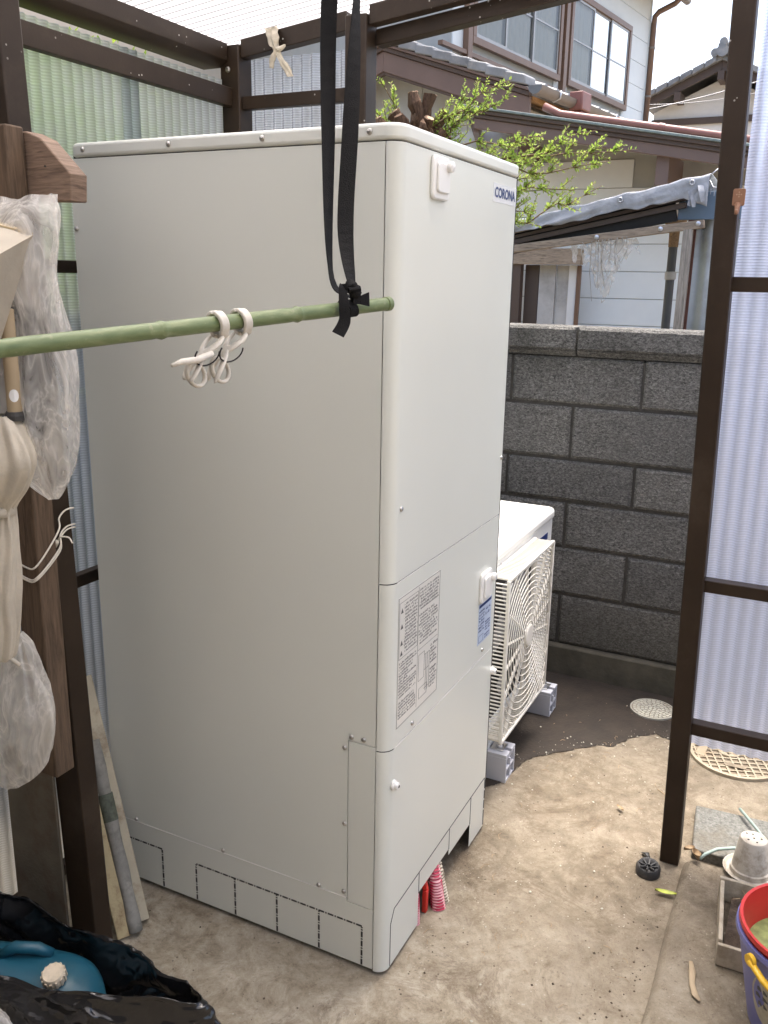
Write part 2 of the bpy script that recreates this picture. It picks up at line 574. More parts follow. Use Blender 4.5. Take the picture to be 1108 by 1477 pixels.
plain('tube_tan', (0.36, 0.28, 0.18), 0.7, var=0.12)
plain('bag_black', (0.008, 0.008, 0.009), 0.16, var=0.3, scale=12, bump=0.25, bscale=24, spec=0.7)
plain('jug_teal', (0.012, 0.085, 0.13), 0.38, var=0.12, dirt=(0.05, 0.11, 0.13), dscale=12)
plain('cap_cream', (0.62, 0.53, 0.40), 0.55, var=0.12, scale=30, dirt=(0.30, 0.25, 0.18), dscale=26)
plain('bucket_blue', (0.15, 0.16, 0.40), 0.38, var=0.07, dirt=(0.22, 0.21, 0.36), dscale=9)
plain('bucket_red', (0.52, 0.030, 0.026), 0.36, var=0.1)
plain('handle_yellow', (0.72, 0.44, 0.03), 0.35, var=0.06)
plain('sticker_beige', (0.40, 0.37, 0.29), 0.6, var=0.15, scale=60)
plain('mossy_water', (0.20, 0.24, 0.08), 0.6, var=0.4, scale=50)
plain('pot_white', (0.48, 0.44, 0.375), 0.65, var=0.14, dirt=(0.17, 0.125, 0.08), dscale=22, bump=0.15)
plain('soil', (0.075, 0.052, 0.035), 0.95, var=0.5, scale=60, bump=1.0, bscale=110)
plain('box_wood', (0.46, 0.40, 0.31), 0.85, var=0.15, dirt=(0.20, 0.16, 0.10), dscale=14, bump=0.25)
plain('granite', (0.13, 0.13, 0.118), 0.8, var=0.5, scale=150, dirt=(0.10, 0.082, 0.055), dscale=7)
plain('cord_green', (0.25, 0.32, 0.29), 0.6, var=0.15)
plain('rubber_black', (0.02, 0.02, 0.021), 0.55, var=0.3, dirt=(0.09, 0.08, 0.07), dscale=40)
plain('leaf_fallen', (0.34, 0.38, 0.05), 0.5, var=0.2, scale=40)
plain('leaf_dry', (0.34, 0.24, 0.14), 0.8, var=0.3, scale=40)
plain('cover_concrete', (0.50, 0.48, 0.40), 0.85, var=0.15, scale=30, bump=0.3, dirt=(0.27, 0.22, 0.16), dscale=8)
plain('cover_cream', (0.40, 0.345, 0.255), 0.75, var=0.12, scale=20, bump=0.2, dirt=(0.33, 0.24, 0.15), dscale=9)
plain('cover_hollow', (0.25, 0.205, 0.150), 0.9, var=0.3, scale=40)
plain('foot_plastic', (0.52, 0.53, 0.58), 0.5, var=0.05)
plain('zinc', (0.55, 0.55, 0.56), 0.3, 0.9, var=0.2, scale=40)
plain('hook_brown', (0.25, 0.125, 0.07), 0.45, var=0.06)
plain('hook_print', (0.38, 0.24, 0.16), 0.5, var=0.06)

def hose(name, c1, c2, pitch):
    q = NT(name)
    sp = q.n('ShaderNodeSeparateXYZ'); q.l(q.coord(), sp.inputs[0])
    sn = q.n('ShaderNodeMath', operation='MULTIPLY'); q.l(sp.outputs[2], sn.inputs[0]); sn.inputs[1].default_value = 2 * PI / pitch
    si = q.n('ShaderNodeMath', operation='SINE'); q.l(sn.outputs[0], si.inputs[0])
    q.set(q.ramp(q_add(q, si.outputs[0]), [(0.35, c1), (0.6, c2)]), 0.5)
hose('hose_pink', (0.42, 0.012, 0.055), (0.66, 0.34, 0.37), 0.0064)
hose('hose_beige', (0.20, 0.16, 0.11), (0.58, 0.52, 0.42), 0.0064)
plain('tape_red', (0.62, 0.035, 0.022), 0.45, var=0.1)
plain('pipe_grey', (0.20, 0.20, 0.20), 0.5)

# neighbour's house
plain('siding_pale', (0.80, 0.84, 0.84), 0.6, var=0.04, scale=4, bump=0.08)
plain('siding_white', (0.66, 0.70, 0.70), 0.6, var=0.04, scale=3, bump=0.08)
plain('gable_plaster', (0.42, 0.43, 0.41), 0.8, var=0.06, bump=0.1)
plain('fascia_brown', (0.165, 0.112, 0.092), 0.5, var=0.08, scale=3)
plain('fascia_dark', (0.085, 0.058, 0.045), 0.5, var=0.12, scale=3)
plain('frame_bronze', (0.17, 0.098, 0.062), 0.4, var=0.1)
plain('sash_grey', (0.34, 0.33, 0.32), 0.35, 0.4, var=0.05)
plain('tile_grey', (0.20, 0.205, 0.21), 0.5, var=0.3, scale=5, dirt=(0.32, 0.30, 0.27), dscale=8)
plain('gutter_grey', (0.20, 0.17, 0.145), 0.45, var=0.1)
plain('pipe_redbrown', (0.215, 0.088, 0.070), 0.42, var=0.12)
plain('slate_green', (0.17, 0.21, 0.20), 0.5, var=0.35, scale=25)
plain('curtain', (0.62, 0.61, 0.58), 0.9, var=0.05)
plain('stucco_white', (0.72, 0.70, 0.67), 0.8, var=0.04)
plain('cream_wall', (0.62, 0.55, 0.45), 0.8, var=0.05)
plain('tarp_grey', (0.40, 0.41, 0.43), 0.68, var=0.18, scale=14, bump=1.0, bscale=30, dirt=(0.26, 0.255, 0.25), dscale=9)
plain('blue_sheet', (0.13, 0.19, 0.26), 0.45, var=0.08)
plain('galvanised', (0.42, 0.45, 0.45), 0.42, 0.35, var=0.2, scale=5, dirt=(0.25, 0.21, 0.16), dscale=3)
plain('pipe_slate', (0.13, 0.14, 0.15), 0.4)
plain('white_pvc', (0.70, 0.70, 0.69), 0.4, var=0.04)
plain('damp_soil', (0.030, 0.0215, 0.0150), 0.8, var=0.35, scale=12, bump=0.6, bscale=90, dirt=(0.02, 0.0165, 0.0125), dscale=5)
plain('film_scrap', (0.34, 0.31, 0.26), 0.5, var=0.4, scale=40)
plain('door_pale', (0.50, 0.49, 0.47), 0.5, var=0.08, scale=3, dirt=(0.28, 0.26, 0.24), dscale=3)
plain('shade_wall_render', (0.20, 0.185, 0.16), 0.85, var=0.08)
plain('wall_bluegrey', (0.26, 0.29, 0.32), 0.85, var=0.15, scale=3)
plain('antenna_metal', (0.30, 0.30, 0.31), 0.4, 0.6)

def glass():
    q = NT('window_glass')
    q.t.nodes.remove(q.b)
    tr = q.n('ShaderNodeBsdfTransparent'); tr.inputs[0].default_value = (0.86, 0.9, 0.9, 1)
    gl = q.n('ShaderNodeBsdfGlossy'); gl.inputs['Roughness'].default_value = 0.03
    fr = q.n('ShaderNodeFresnel'); fr.inputs[0].default_value = 1.6
    mx = q.n('ShaderNodeMixShader')
    q.l(fr.outputs[0], mx.inputs[0]); q.l(tr.outputs[0], mx.inputs[1]); q.l(gl.outputs[0], mx.inputs[2])
    q.l(mx.outputs[0], q.o.inputs[0])
glass()

def film(name, tint, base_fac):
    q = NT(name)
    q.b.inputs['Base Color'].default_value = (*tint, 1)
    q.b.inputs['Roughness'].default_value = 0.12
    q.b.inputs['Specular IOR Level'].default_value = 0.8
    co = q.coord()
    rg_ = q.ramp(q.noise(9, 4, 0.55, q.coord((2.0, 2.0, 0.9)), 1.2), [(0.36, 0.0), (0.47, 0.55), (0.5, 1.0), (0.53, 0.55), (0.64, 0.0)])
    nb = q.bump(rg_, 0.4, 0.008)
    q.l(nb, q.b.inputs['Normal'])
    tl = q.n('ShaderNodeBsdfTranslucent'); tl.inputs[0].default_value = (*tint, 1)
    ms = q.n('ShaderNodeMixShader'); ms.inputs[0].default_value = 0.45
    q.l(q.b.outputs[0], ms.inputs[1]); q.l(tl.outputs[0], ms.inputs[2])
    tr = q.n('ShaderNodeBsdfTransparent'); tr.inputs[0].default_value = (0.97, 0.96, 0.94, 1)
    fac = q.ramp(rg_, [(0.0, base_fac), (1.0, min(1.0, base_fac + 0.42))])
    lw = q.n('ShaderNodeLayerWeight'); lw.inputs[0].default_value = 0.22
    mx = q.n('ShaderNodeMath', operation='MAXIMUM')
    q.l(lw.outputs['Facing'], mx.inputs[0]); q.l(fac, mx.inputs[1])
    mm = q.n('ShaderNodeMixShader')
    q.l(mx.outputs[0], mm.inputs[0]); q.l(tr.outputs[0], mm.inputs[1]); q.l(ms.outputs[0], mm.inputs[2])
    q.l(mm.outputs[0], q.o.inputs[0])
film('film_clear', (0.94, 0.92, 0.89), 0.24)
film('film_milky', (0.84, 0.81, 0.76), 0.36)

def leafmat(name, a, b, c):
    q = NT(name)
    co = q.coord()
    f = q.noise(38, 3, 0.6, co)
    base = q.ramp(f, [(0.3, a), (0.5, b), (0.72, c)])
    q.set(base, 0.5, spec=0.35)
    tl = q.n('ShaderNodeBsdfTranslucent'); q.l(base, tl.inputs[0])
    mx = q.n('ShaderNodeMixShader'); mx.inputs[0].default_value = 0.45
    q.l(q.b.outputs[0], mx.inputs[1]); q.l(tl.outputs[0], mx.inputs[2])
    q.l(mx.outputs[0], q.o.inputs[0])
leafmat('leaf_fresh', (0.16, 0.27, 0.04), (0.34, 0.46, 0.09), (0.55, 0.62, 0.17))
leafmat('leaf_hedge', (0.12, 0.22, 0.03), (0.25, 0.37, 0.05), (0.42, 0.48, 0.09))
plain('twig', (0.16, 0.10, 0.055), 0.8)

#@@SETTING
# ------------------------------------------------------------------ ground and raised floor
mb = MB()
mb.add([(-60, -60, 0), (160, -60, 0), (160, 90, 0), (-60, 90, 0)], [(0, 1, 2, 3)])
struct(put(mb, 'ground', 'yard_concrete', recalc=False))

def step_fn(u, v):
    pass
mb = MB()
n = 60
top = []
rr = random.Random(3)
edge = []
for i in range(n + 1):
    x = -2.4 + (0.685 + 2.4) * i / n
    edge.append((x, -0.525 + 0.006 * noise.noise(Vector((x * 6, 1.3, 0)))))
for x, y in edge:
    mb.v += [(x, y + 0.012, -0.01), (x, y + 0.002, 0.022 + 0.004 * noise.noise(Vector((x * 9, 0, 0)))), (x, y - 0.014, 0.034), (x, -2.6, 0.036)]
for i in range(n):
    a, b = i * 4, (i + 1) * 4
    for k in range(3):
        mb.f.append((a + k, b + k, b + k + 1, a + k + 1))
mb.f.append((n * 4, n * 4 + 1, n * 4 + 2, n * 4 + 3))
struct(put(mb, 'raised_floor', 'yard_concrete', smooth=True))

# damp bare earth along the foot of the block wall
edge_pts = [(0.75, 1.0), (0.72, 0.5), (0.74, 0.2), (0.80, 0.06), (0.86, 0.03), (0.977, 0.020), (1.068, -0.039), (1.145, -0.111), (1.193, -0.173), (1.252, -0.236), (1.347, -0.299), (1.372, -0.340), (1.346, -0.388), (1.354, -0.452), (1.40, -0.60), (1.46, -0.80), (1.48, -1.3)]
mb = MB()
NP = 420
for i in range(NP + 1):
    t_ = i / NP * (len(edge_pts) - 1); k = min(int(t_), len(edge_pts) - 2); f = t_ - k
    x = edge_pts[k][0] * (1 - f) + edge_pts[k + 1][0] * f; y = edge_pts[k][1] * (1 - f) + edge_pts[k + 1][1] * f
    j = noise.noise_vector(Vector((x * 16, y * 16, 0))) * 0.014 + noise.noise_vector(Vector((x * 50, y * 50, 3))) * 0.010 + noise.noise_vector(Vector((x * 150, y * 150, 3))) * 0.005
    mb.v += [(x + j[0], y + j[1], 0.0025), (1.67, y + 0.02, 0.004)]
for i in range(NP):
    mb.f.append((2 * i, 2 * i + 1, 2 * i + 3, 2 * i + 2))
struct(put(mb, 'damp_soil', 'damp_soil', recalc=False))

# ------------------------------------------------------------------ block wall
wall = thing('block_wall', 'dark grey rough-faced concrete block wall behind the outdoor unit', 'wall', (1.75, 0.2, 0))
mb = MB(); mb.box(1.70, 1.80, -2.6, 3.2, 0, 1.19)
put(mb, 'mortar', 'mortar', wall)
mb = MB(); mb.box(1.665, 1.82, -2.6, 3.2, -0.02, 0.115)
put(mb, 'footing', 'footing_concrete', wall, bevel=0.006)
rows = [(0.119, 0.309), (0.319, 0.495), (0.505, 0.668), (0.680, 0.826), (0.838, 1.022), (1.034, 1.197)]
L = 0.47
rb = random.Random(11)
def rough_block(y0, y1, z0, z1, face=1.690, back=1.812, amp=0.003, seed=0):
    b = MB()
    us = [0, 0.009 / (y1 - y0)] + [0.1 * i for i in range(1, 10)] + [1 - 0.009 / (y1 - y0), 1]
    vs_ = [0, 0.009 / (z1 - z0), 0.25, 0.5, 0.75, 1 - 0.009 / (z1 - z0), 1]
    ny, nz = len(us) - 1, len(vs_) - 1
    def fn(u, v):
        u = us[round(u * ny)]; v = vs_[round(v * nz)]
        y = y0 + (y1 - y0) * u; z = z0 + (z1 - z0) * v
        e = min(u, 1 - u, ) * (y1 - y0); e2 = min(v, 1 - v) * (z1 - z0)
        x = face + amp * noise.noise(Vector((y * 14, z * 14, seed * 3.1)))
        if e < 0.004 or e2 < 0.004:
            x += 0.008
        return (x, y, z)
    b.grid(fn, ny, nz)
    n0 = len(b.v)
    b.v += [(back, y0, z0), (back, y1, z0), (back, y1, z1), (back, y0, z1)]
    row = ny + 1
    b.f.append((n0, n0 + 3, n0 + 2, n0 + 1))
    b.f.append(tuple([n0 + 3] + [nz * row + i for i in range(row)] + [n0 + 2]))
    b.f.append(tuple([n0 + 1] + [i for i in range(row)][::-1] + [n0]))
    b.f.append(tuple([n0] + [j * row for j in range(nz + 1)] + [n0 + 3]))
    b.f.append(tuple([n0 + 2] + [j * row + ny for j in range(nz + 1)][::-1] + [n0 + 1]))
    return b
seed = 0
for k, (z0, z1) in enumerate(rows):
    ph = 0.110 if k % 2 == 0 else -0.125      # a vertical joint of this row
    ph = 0.111 if k % 2 == 0 else -0.125
    y = ph - 5 * L
    while y < 2.2:
        a, b = y + 0.005, y + L - 0.005
        if b > -1.3 and a < 1.1:
            seed += 1
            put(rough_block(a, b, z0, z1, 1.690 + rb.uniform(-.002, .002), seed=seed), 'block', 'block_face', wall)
        y += L
# capping course, its lower edge chamfered
y = 0.111 - 4 * 0.66
while y < 2.0:
    a, b = y + 0.004, y + 0.66 - 0.004
    if b > -1.3 and a < 1.3:
        seed += 1
        q = rough_block(a, b, 1.222, 1.302, 1.672, 1.828, 0.002, seed)
        q.prism([(1.676, a, 1.2215), (1.70, a, 1.2005), (1.80, a, 1.2005), (1.824, a, 1.2215)], (0, b - a, 0))
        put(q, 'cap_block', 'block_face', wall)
    y += 0.66

# ------------------------------------------------------------------ terrace shed: posts, rails, gutter, sheets
shed = thing('terrace_shed', 'brown metal-framed shed with corrugated translucent sheets over the yard', 'shed', (0.2, -0.4, 0))
def post(x, y, w, z0, z1, dx=0.0, dy=0.0, wy=None):
    wy = wy or w
    b = MB()
    vs = []
    for z, ox, oy in ((z0, 0, 0), (z1, dx, dy)):
        for sx, sy in ((0, 0), (1, 0), (1, 1), (0, 1)):
            vs.append((x + ox + sx * w, y + oy + sy * wy, z))
    b.add(vs, [(3, 2, 1, 0), (4, 5, 6, 7), (0, 1, 5, 4), (1, 2, 6, 5), (2, 3, 7, 6), (3, 0, 4, 7)])
    return put(b, 'post', 'brown_aluminium', shed, bevel=0.003)
def rz(y):            # underside of the roof sheet
    return 2.052 + 0.112 * (0.86 - y)
post(0.69, 0.812, 0.06, 0, 2.045)
pb = post(0.69, 0.432, 0.06, 0, 2.08)
post(0.69, -0.505, 0.05, 0, 2.17, 0, 0.05, 0.047)
post(-0.24, 0.582, 0.05, 0, 2.04, 0, 0.062, 0.07)
post(0.69, -2.3, 0.05, 0, 2.37)
# groove of the post B and bolt on the corner post
b = MB(); b.box(0.687, 0.6895, 0.468, 0.472, 1.0, 2.05); put(b, 'groove', 'dark_inside', pb)
b = MB(); b.lathe([(0.0075, 0), (0.0075, -0.003), (0.005, -0.006), (0, -0.0065)], (0.69, 0.846, 1.985), 10, 'x'); put(b, 'bolt', 'screw_steel', shed, smooth=True)
# rafters along the open edge
def rafter(x0, x1, ya, yb, lo, hi, name='rafter'):
    b = MB()
    b.add([(x0, ya, rz(ya) + lo), (x1, ya, rz(ya) + lo), (x1, ya, rz(ya) + hi), (x0, ya, rz(ya) + hi),
           (x0, yb, rz(yb) + lo), (x1, yb, rz(yb) + lo), (x1, yb, rz(yb) + hi), (x0, yb, rz(yb) + hi)],
          [(0, 1, 2, 3), (7, 6, 5, 4), (0, 4, 5, 1), (1, 5, 6, 2), (2, 6, 7, 3), (3, 7, 4, 0)])
    return put(b, name, 'brown_aluminium', shed, bevel=0.002)
rafter(0.70, 0.735, 0.812, 0.494, -0.045, 0.0)
rafter(0.70, 0.735, 0.430, -0.43, -0.045, 0.0)
rafter(0.737, 0.775, 0.430, -0.43, -0.084, -0.0465, 'tie_beam')
rafter(0.70, 0.735, -0.51, -2.4, -0.045, 0.0)
rafter(-2.35, -2.31, 0.90, -2.4, -0.05, -0.012)
# purlins
for y in (0.06, -0.9, -1.8):
    b = MB(); b.box(-2.3, 0.699, y - 0.02, y + 0.02, rz(y) - 0.040, rz(y) - 0.010)
    put(b, 'purlin', 'brown_aluminium', shed, bevel=0.002)
# eave gutter
b = MB()
b.prism([(-2.3, 0.845, 2.048), (-2.3, 0.845, 2.006), (-2.3, 0.868, 1.990), (-2.3, 0.925, 1.990), (-2.3, 0.945, 2.02), (-2.3, 0.945, 2.06), (-2.3, 0.940, 2.06), (-2.3, 0.938, 2.022), (-2.3, 0.921, 1.995), (-2.3, 0.870, 1.995), (-2.3, 0.850, 2.009), (-2.3, 0.850, 2.048)], (2.988, 0, 0))
put(b, 'eave_gutter', 'brown_aluminium', shed, bevel=0.0015)
b = MB(); b.box(-2.3, 0.688, 0.8505, 0.880, 2.020, 2.050); put(b, 'eave_beam', 'brown_aluminium', shed, bevel=0.002)
# wall rails, back (left in view) wall
for z0, z1 in ((1.893, 1.940), (1.455, 1.482), (0.735, 0.765), (0.02, 0.05)):
    b = MB(); b.box(-1.3, 0.689, 0.834, 0.858, z0, z1); put(b, 'rail', 'brown_aluminium', shed, bevel=0.002)
# rails between the corner post and the second post
for z0, z1 in ((1.886, 1.919), (1.45, 1.48), (0.73, 0.76)):
    b = MB(); b.box(0.700, 0.725, 0.493, 0.811, z0, z1); put(b, 'rail', 'brown_aluminium', shed, bevel=0.002)
# rails of the side wall on the right
for z0, z1 in ((1.440, 1.472), (0.744, 0.774), (0.368, 0.400)):
    b = MB(); b.box(0.705, 0.738, -2.299, -0.4615, z0, z1); put(b, 'rail', 'brown_aluminium', shed, bevel=0.002)
PITCH = 0.030
def wave(t):
    return 0.0042 * math.sin(2 * PI * t / PITCH)
def sheet_y(x0, x1, y, z0, z1, mat):
    n = int((x1 - x0) / PITCH * 8)
    b = MB()
    b.grid(lambda u, v: (x0 + (x1 - x0) * u, y + wave(x0 + (x1 - x0) * u), z0 + (z1 - z0) * v), n, 1)
    return put(b, 'wall_sheet', mat, shed, smooth='all', recalc=False)
def sheet_x(y0, y1, x, z0, z1, mat):
    n = int((y1 - y0) / PITCH * 8)
    b = MB()
    b.grid(lambda u, v: (x + wave(y0 + (y1 - y0) * u), y0 + (y1 - y0) * u, z0 + (z1 - z0) * v), n, 1)
    return put(b, 'wall_sheet', mat, shed, smooth='all', recalc=False)
sheet_y(-0.45, 0.36, 0.866, 0.02, 1.962, 'poly_wall')
sheet_y(0.30, 0.76, 0.8675, 0.02, 1.962, 'poly_wall')
sheet_x(0.44, 0.875, 0.760, 0.02, 2.02, 'poly_wall')
sheet_x(-2.4, -0.470, 0.745, 0.325, 2.10, 'poly_side')
b = MB()
n = int(3.14 / PITCH * 6)
b.grid(lambda u, v: (-2.34 + 3.14 * u, 0.93 - 3.4 * v, rz(0.93 - 3.4 * v) + 0.006 + wave(-2.34 + 3.14 * u)), n, 1)
put(b, 'roof_sheet', 'poly_roof', shed, smooth='all', recalc=False)

# unseen house wall added behind the viewer to control light in the terrace
hw = thing('added_shade_wall', 'added unseen house wall shading the near side of the terrace', 'wall', (-2.45, -0.5, 0))
b = MB(); b.box(-2.55, -2.36, -3.4, 2.2, 0, 3.2); put(b, 'wall_face', 'shade_wall_render', hw)
b = MB(); b.box(-2.359, -0.47, 0.872, 0.98, 0, 2.0); put(b, 'shade_return', 'shade_wall_render', hw)  # added out of view to cut light from the left
b = MB(); b.box(-3.2, -2.0, -3.6, 2.4, 2.75, 2.88); put(b, 'eave', 'fascia_dark', hw)  # overhang added out of view to shade the near side

#@@OBJECTS
# ------------------------------------------------------------------ hot-water tank
TW, TD, TH = 0.63, 0.742, 1.704
tank = thing('water_heater_tank', 'tall ivory steel hot-water tank with printed side outlines standing in the shed', 'water heater', (0.315, 0.371, 0))
def rounded(x0, x1, y0, y1, r, n=6):
    pts = []
    for cx, cy, a0 in ((x1 - r, y1 - r, 0), (x0 + r, y1 - r, 90), (x0 + r, y0 + r, 180), (x1 - r, y0 + r, 270)):
        for k in range(n + 1):
            a = math.radians(a0 + 90 * k / n)
            pts.append((cx + r * math.cos(a), cy + r * math.sin(a)))
    return pts
# inner shell, dark in the joints
b = MB(); b.box(0.006, TW - 0.006, 0.029, TD - 0.006, 0.11, TH - 0.02); put(b, 'inner_shell', 'dark_inside', tank)
b = MB(); b.box(0.03, TW - 0.004, 0.004, 0.028, 0.115, TH - 0.02); put(b, 'inner_shell', 'dark_inside', tank)
for lx, ly in ((0.09, 0.10), (0.54, 0.10), (0.31, 0.64)):
    b = MB(); b.box(lx - 0.03, lx + 0.03, ly - 0.03, ly + 0.03, 0, 0.112); put(b, 'leg', 'pipe_grey', tank)
# side panels
b = MB(); b.box(0.0, 0.0055, 0.0915, TD, 0.1725, 0.5475); b.box(0.0, 0.0055, 0.0285, TD, 0.5475, 1.6775); put(b, 'side_panel', 'tank_enamel', tank)
b = MB(); b.box(0.0, 0.0055, 0.0285, 0.0900, 0.1635, 0.5455); put(b, 'access_panel', 'tank_enamel', tank, bevel=0.0008)
b = MB(); b.box(0.0, 0.0055, 0.0285, TD, 0.014, 0.1620)
b.box(0.0, 0.0055, 0.0920, TD, 0.1620, 0.1705); put(b, 'side_skirt', 'tank_enamel', tank)
b = MB(); b.box(0.006, TW - 0.003, TD - 0.005, TD, 0.014, 1.6775); put(b, 'back_panel', 'tank_enamel', tank)
b = MB(); b.box(TW - 0.0055, TW, 0.062, TD - 0.0055, 0.014, 1.6775); put(b, 'side_panel', 'tank_enamel', tank)
b = MB(); b.box(-0.0008, 0.003, 0.0930, TD - 0.001, 0.1708, 0.1722); put(b, 'lip_highlight', 'cover_white', tank)  # white strip paints the highlight along the side seam
# front panels, folded round both corners
prof = [(0.0, 0.0265)]
for k in range(0, 9):
    a = math.radians(180 + 90 * k / 8)
    prof.append((0.026 + 0.026 * math.cos(a), 0.026 + 0.026 * math.sin(a)))
prof += [(0.175, 0), (0.3555, 0), (0.50, 0)]
for k in range(0, 9):
    a = math.radians(270 + 90 * k / 8)
    prof.append((TW - 0.026 + 0.026 * math.cos(a), 0.026 + 0.026 * math.sin(a)))
prof.append((TW, 0.06))
def folded(zl, skip=lambda x, z: False):
    b = MB()
    for i in range(len(prof) - 1):
        for j in range(len(zl) - 1):
            xm = (prof[i][0] + prof[i + 1][0]) / 2; zm = (zl[j] + zl[j + 1]) / 2
            if skip(xm, zm):
                continue
            (xa, ya), (xb, yb) = prof[i], prof[i + 1]
            b.add([(xa, ya, zl[j]), (xb, yb, zl[j]), (xb, yb, zl[j + 1]), (xa, ya, zl[j + 1])], [(0, 1, 2, 3)])
    return b
put(folded([0.8945, 1.6775]), 'front_panel', 'tank_enamel', tank, smooth=True, weld=1e-5)
put(folded([0.5405, 0.8925]), 'front_panel', 'tank_enamel', tank, smooth=True, weld=1e-5)
put(folded([0.010, 0.078, 0.095, 0.5385], lambda x, z: (0.175 < x < 0.3555 and z < 0.095) or (0.3555 < x < 0.50 and z < 0.078)), 'front_panel', 'tank_enamel', tank, smooth=True, weld=1e-5)
# white strips painting the highlight of folded lips under the two horizontal front seams
for z in (0.8935, 0.5395):
    b = MB(); b.box(0.028, TW - 0.028, -0.0006, 0.0015, z - 0.0022, z - 0.0008); put(b, 'lip_highlight', 'cover_white', tank)
# lid
b = MB()
b.prism([(x, y, 1.6795) for x, y in rounded(-0.004, TW + 0.004, -0.004, TD + 0.004, 0.034, 8)], (0, 0, 0.0275))
lid = put(b, 'lid', 'tank_lid', tank, bevel=0.007, seg=4)
b = MB(); b.prism([(x, y, 1.6755) for x, y in rounded(0.002, TW - 0.002, 0.002, TD - 0.002, 0.028, 6)], (0, 0, 0.004)); put(b, 'lid_gap', 'dark_inside', tank)
# screws
def screw_mesh(axis, r=0.0055):
    b = MB()
    s = -1
    b.lathe([(r, 0), (r * 0.95, s * 0.0022), (r * 0.6, s * 0.0040), (0, s * 0.0046)], (0, 0, 0), 10, axis)
    b.f = b.f
    return b
sx = put(screw_mesh('x'), 'screw', 'screw_steel', tank, smooth=True)
sy = put(screw_mesh('y'), 'screw', 'screw_steel', tank, smooth=True)
def move(o, w):
    o.location = Vector(w) - Vector(tank['wloc'])
    o['wloc'] = tuple(w)
side_s = [(0.701, 1.693), (0.484, 1.693), (0.272, 1.693), (0.056, 1.693), (0.735, 1.543), (0.674, 0.178), (0.416, 0.178), (0.161, 0.178), (0.099, 0.528), (0.083, 0.556), (0.055, 0.557), (0.098, 0.351), (0.099, 0.185)]
for i, (y, z) in enumerate(side_s):
    w = (-0.0018 if z < 1.68 else -0.0058, y, z - 0.005)
    if i == 0:
        move(sx, w)
    else:
        copy_part(sx, tank, w)
front_s = [(0.034, 1.037), (0.601, 1.038), (0.111, 0.556), (0.529, 0.560)]
for i, (x, z) in enumerate(front_s):
    w = (x, -0.0018, z - 0.005)
    if i == 0:
        move(sy, w)
    else:
        copy_part(sy, tank, w)
for x, z in ((0.026, 0.457), (0.612, 0.470)):
    b = MB(); b.lathe([(0.011, 0), (0.011, -0.004), (0.008, -0.005), (0.008, -0.012), (0.006, -0.0135), (0, -0.0135)], (x, 0, z), 14, 'y')
    k = put(b, 'thumb_screw', 'cover_white', tank, smooth=True)
    b = MB(); b.lathe([(0.0035, -0.0136), (0.003, -0.0142), (0, -0.0142)], (x, 0, z), 8, 'y'); put(b, 'screw_socket', 'print_dark', k)
# the two little covers
def cover(x0, x1, z0, z1, bx, bz):
    b = MB(); b.prism([(x, 0.0, z) for x, z in rounded(x0, x1, z0, z1, 0.012, 5)], (0, -0.008, 0))
    c = put(b, 'test_cover', 'cover_white', tank, bevel=0.003)
    b = MB(); b.prism([(x, -0.008, z) for x, z in rounded(x0 + 0.012, x1 - 0.010, z0 + 0.012, z1 - 0.012, 0.008, 5)], (0, -0.005, 0))
    put(b, 'cover_face', 'cover_white', c, bevel=0.002)
    b = MB(); b.lathe([(0.010, 0), (0.010, -0.008), (0.007, -0.010), (0, -0.010)], (bx, -0.013, bz), 14, 'y')
    put(b, 'cover_button', 'cover_white', c, smooth=True)
cover(0.124, 0.200, 1.596, 1.672, 0.180, 1.655)
cover(0.487, 0.560, 0.694, 0.772, 0.545, 0.752)
# brand sticker
def text_mesh(txt, size, bold=0.0):
    cu = bpy.data.curves.new('lettering', 'FONT')
    cu.body = txt
    cu.size = size
    cu.offset = bold
    cu.align_x = 'CENTER'
    cu.align_y = 'CENTER'
    cu.extrude = 0.0
    cu.resolution_u = 3
    to = bpy.data.objects.new('lettering', cu)
    COL.objects.link(to)
    dg = bpy.context.evaluated_depsgraph_get()
    dg.update()
    me = bpy.data.meshes.new_from_object(to.evaluated_get(dg))
    bpy.data.objects.remove(to)
    b = MB()
    b.add([tuple(v.co) for v in me.vertices], [tuple(p_.vertices) for p_ in me.polygons])
    return b
b = MB(); b.box(0.456, 0.608, -0.0006, 0.001, 1.618, 1.656)
st = put(b, 'brand_sticker', 'sticker_white', tank)
t = text_mesh('CORONA', 0.030, 0.0010)
wdt = max(q[0] for q in t.v) - min(q[0] for q in t.v)
k = 0.134 / wdt
t.v = [(0.532 + q[0] * k, -0.0012, 1.637 + q[1] * 0.95) for q in t.v]
put(t, 'brand_lettering', 'navy_print', st, recalc=False)

# printed notices: rows of small marks in columns, frames, little diagrams
def marks(b, x0, x1, z0, z1, rowh, rg, yy, fill=0.9, jitter=0.3, indent=0.0):
    z = z1 - rowh
    while z > z0:
        if rg.random() < 0.93:
            x = x0 + (indent if rg.random() < 0.5 else 0)
            end = x0 + (x1 - x0) * (rg.uniform(0.45, 1.0) if rg.random() < 0.35 else fill)
            while x < end:
                w = rg.uniform(0.0016, 0.0034)
                h = rowh * rg.uniform(0.38, 0.62)
                zz = z + rowh * rg.uniform(0.0, 0.1)
                # a blocky character: two or three strokes
                b.box(x, x + w, yy, yy + 0.0002, zz, zz + h * 0.28)
                if rg.random() < 0.8:
                    b.box(x, x + w * rg.uniform(0.4, 1), yy, yy + 0.0002, zz + h * 0.65, zz + h)
                if rg.random() < 0.7:
                    xx = x + w * rg.uniform(0.1, 0.6)
                    b.box(xx, xx + 0.0007, yy - 0.0001, yy + 0.0001, zz + h * 0.28, zz + h * 0.65)
                x += w + rg.uniform(0.0005, 0.0011)
                if rg.random() < 0.10:
                    x += 0.004
        z -= rowh
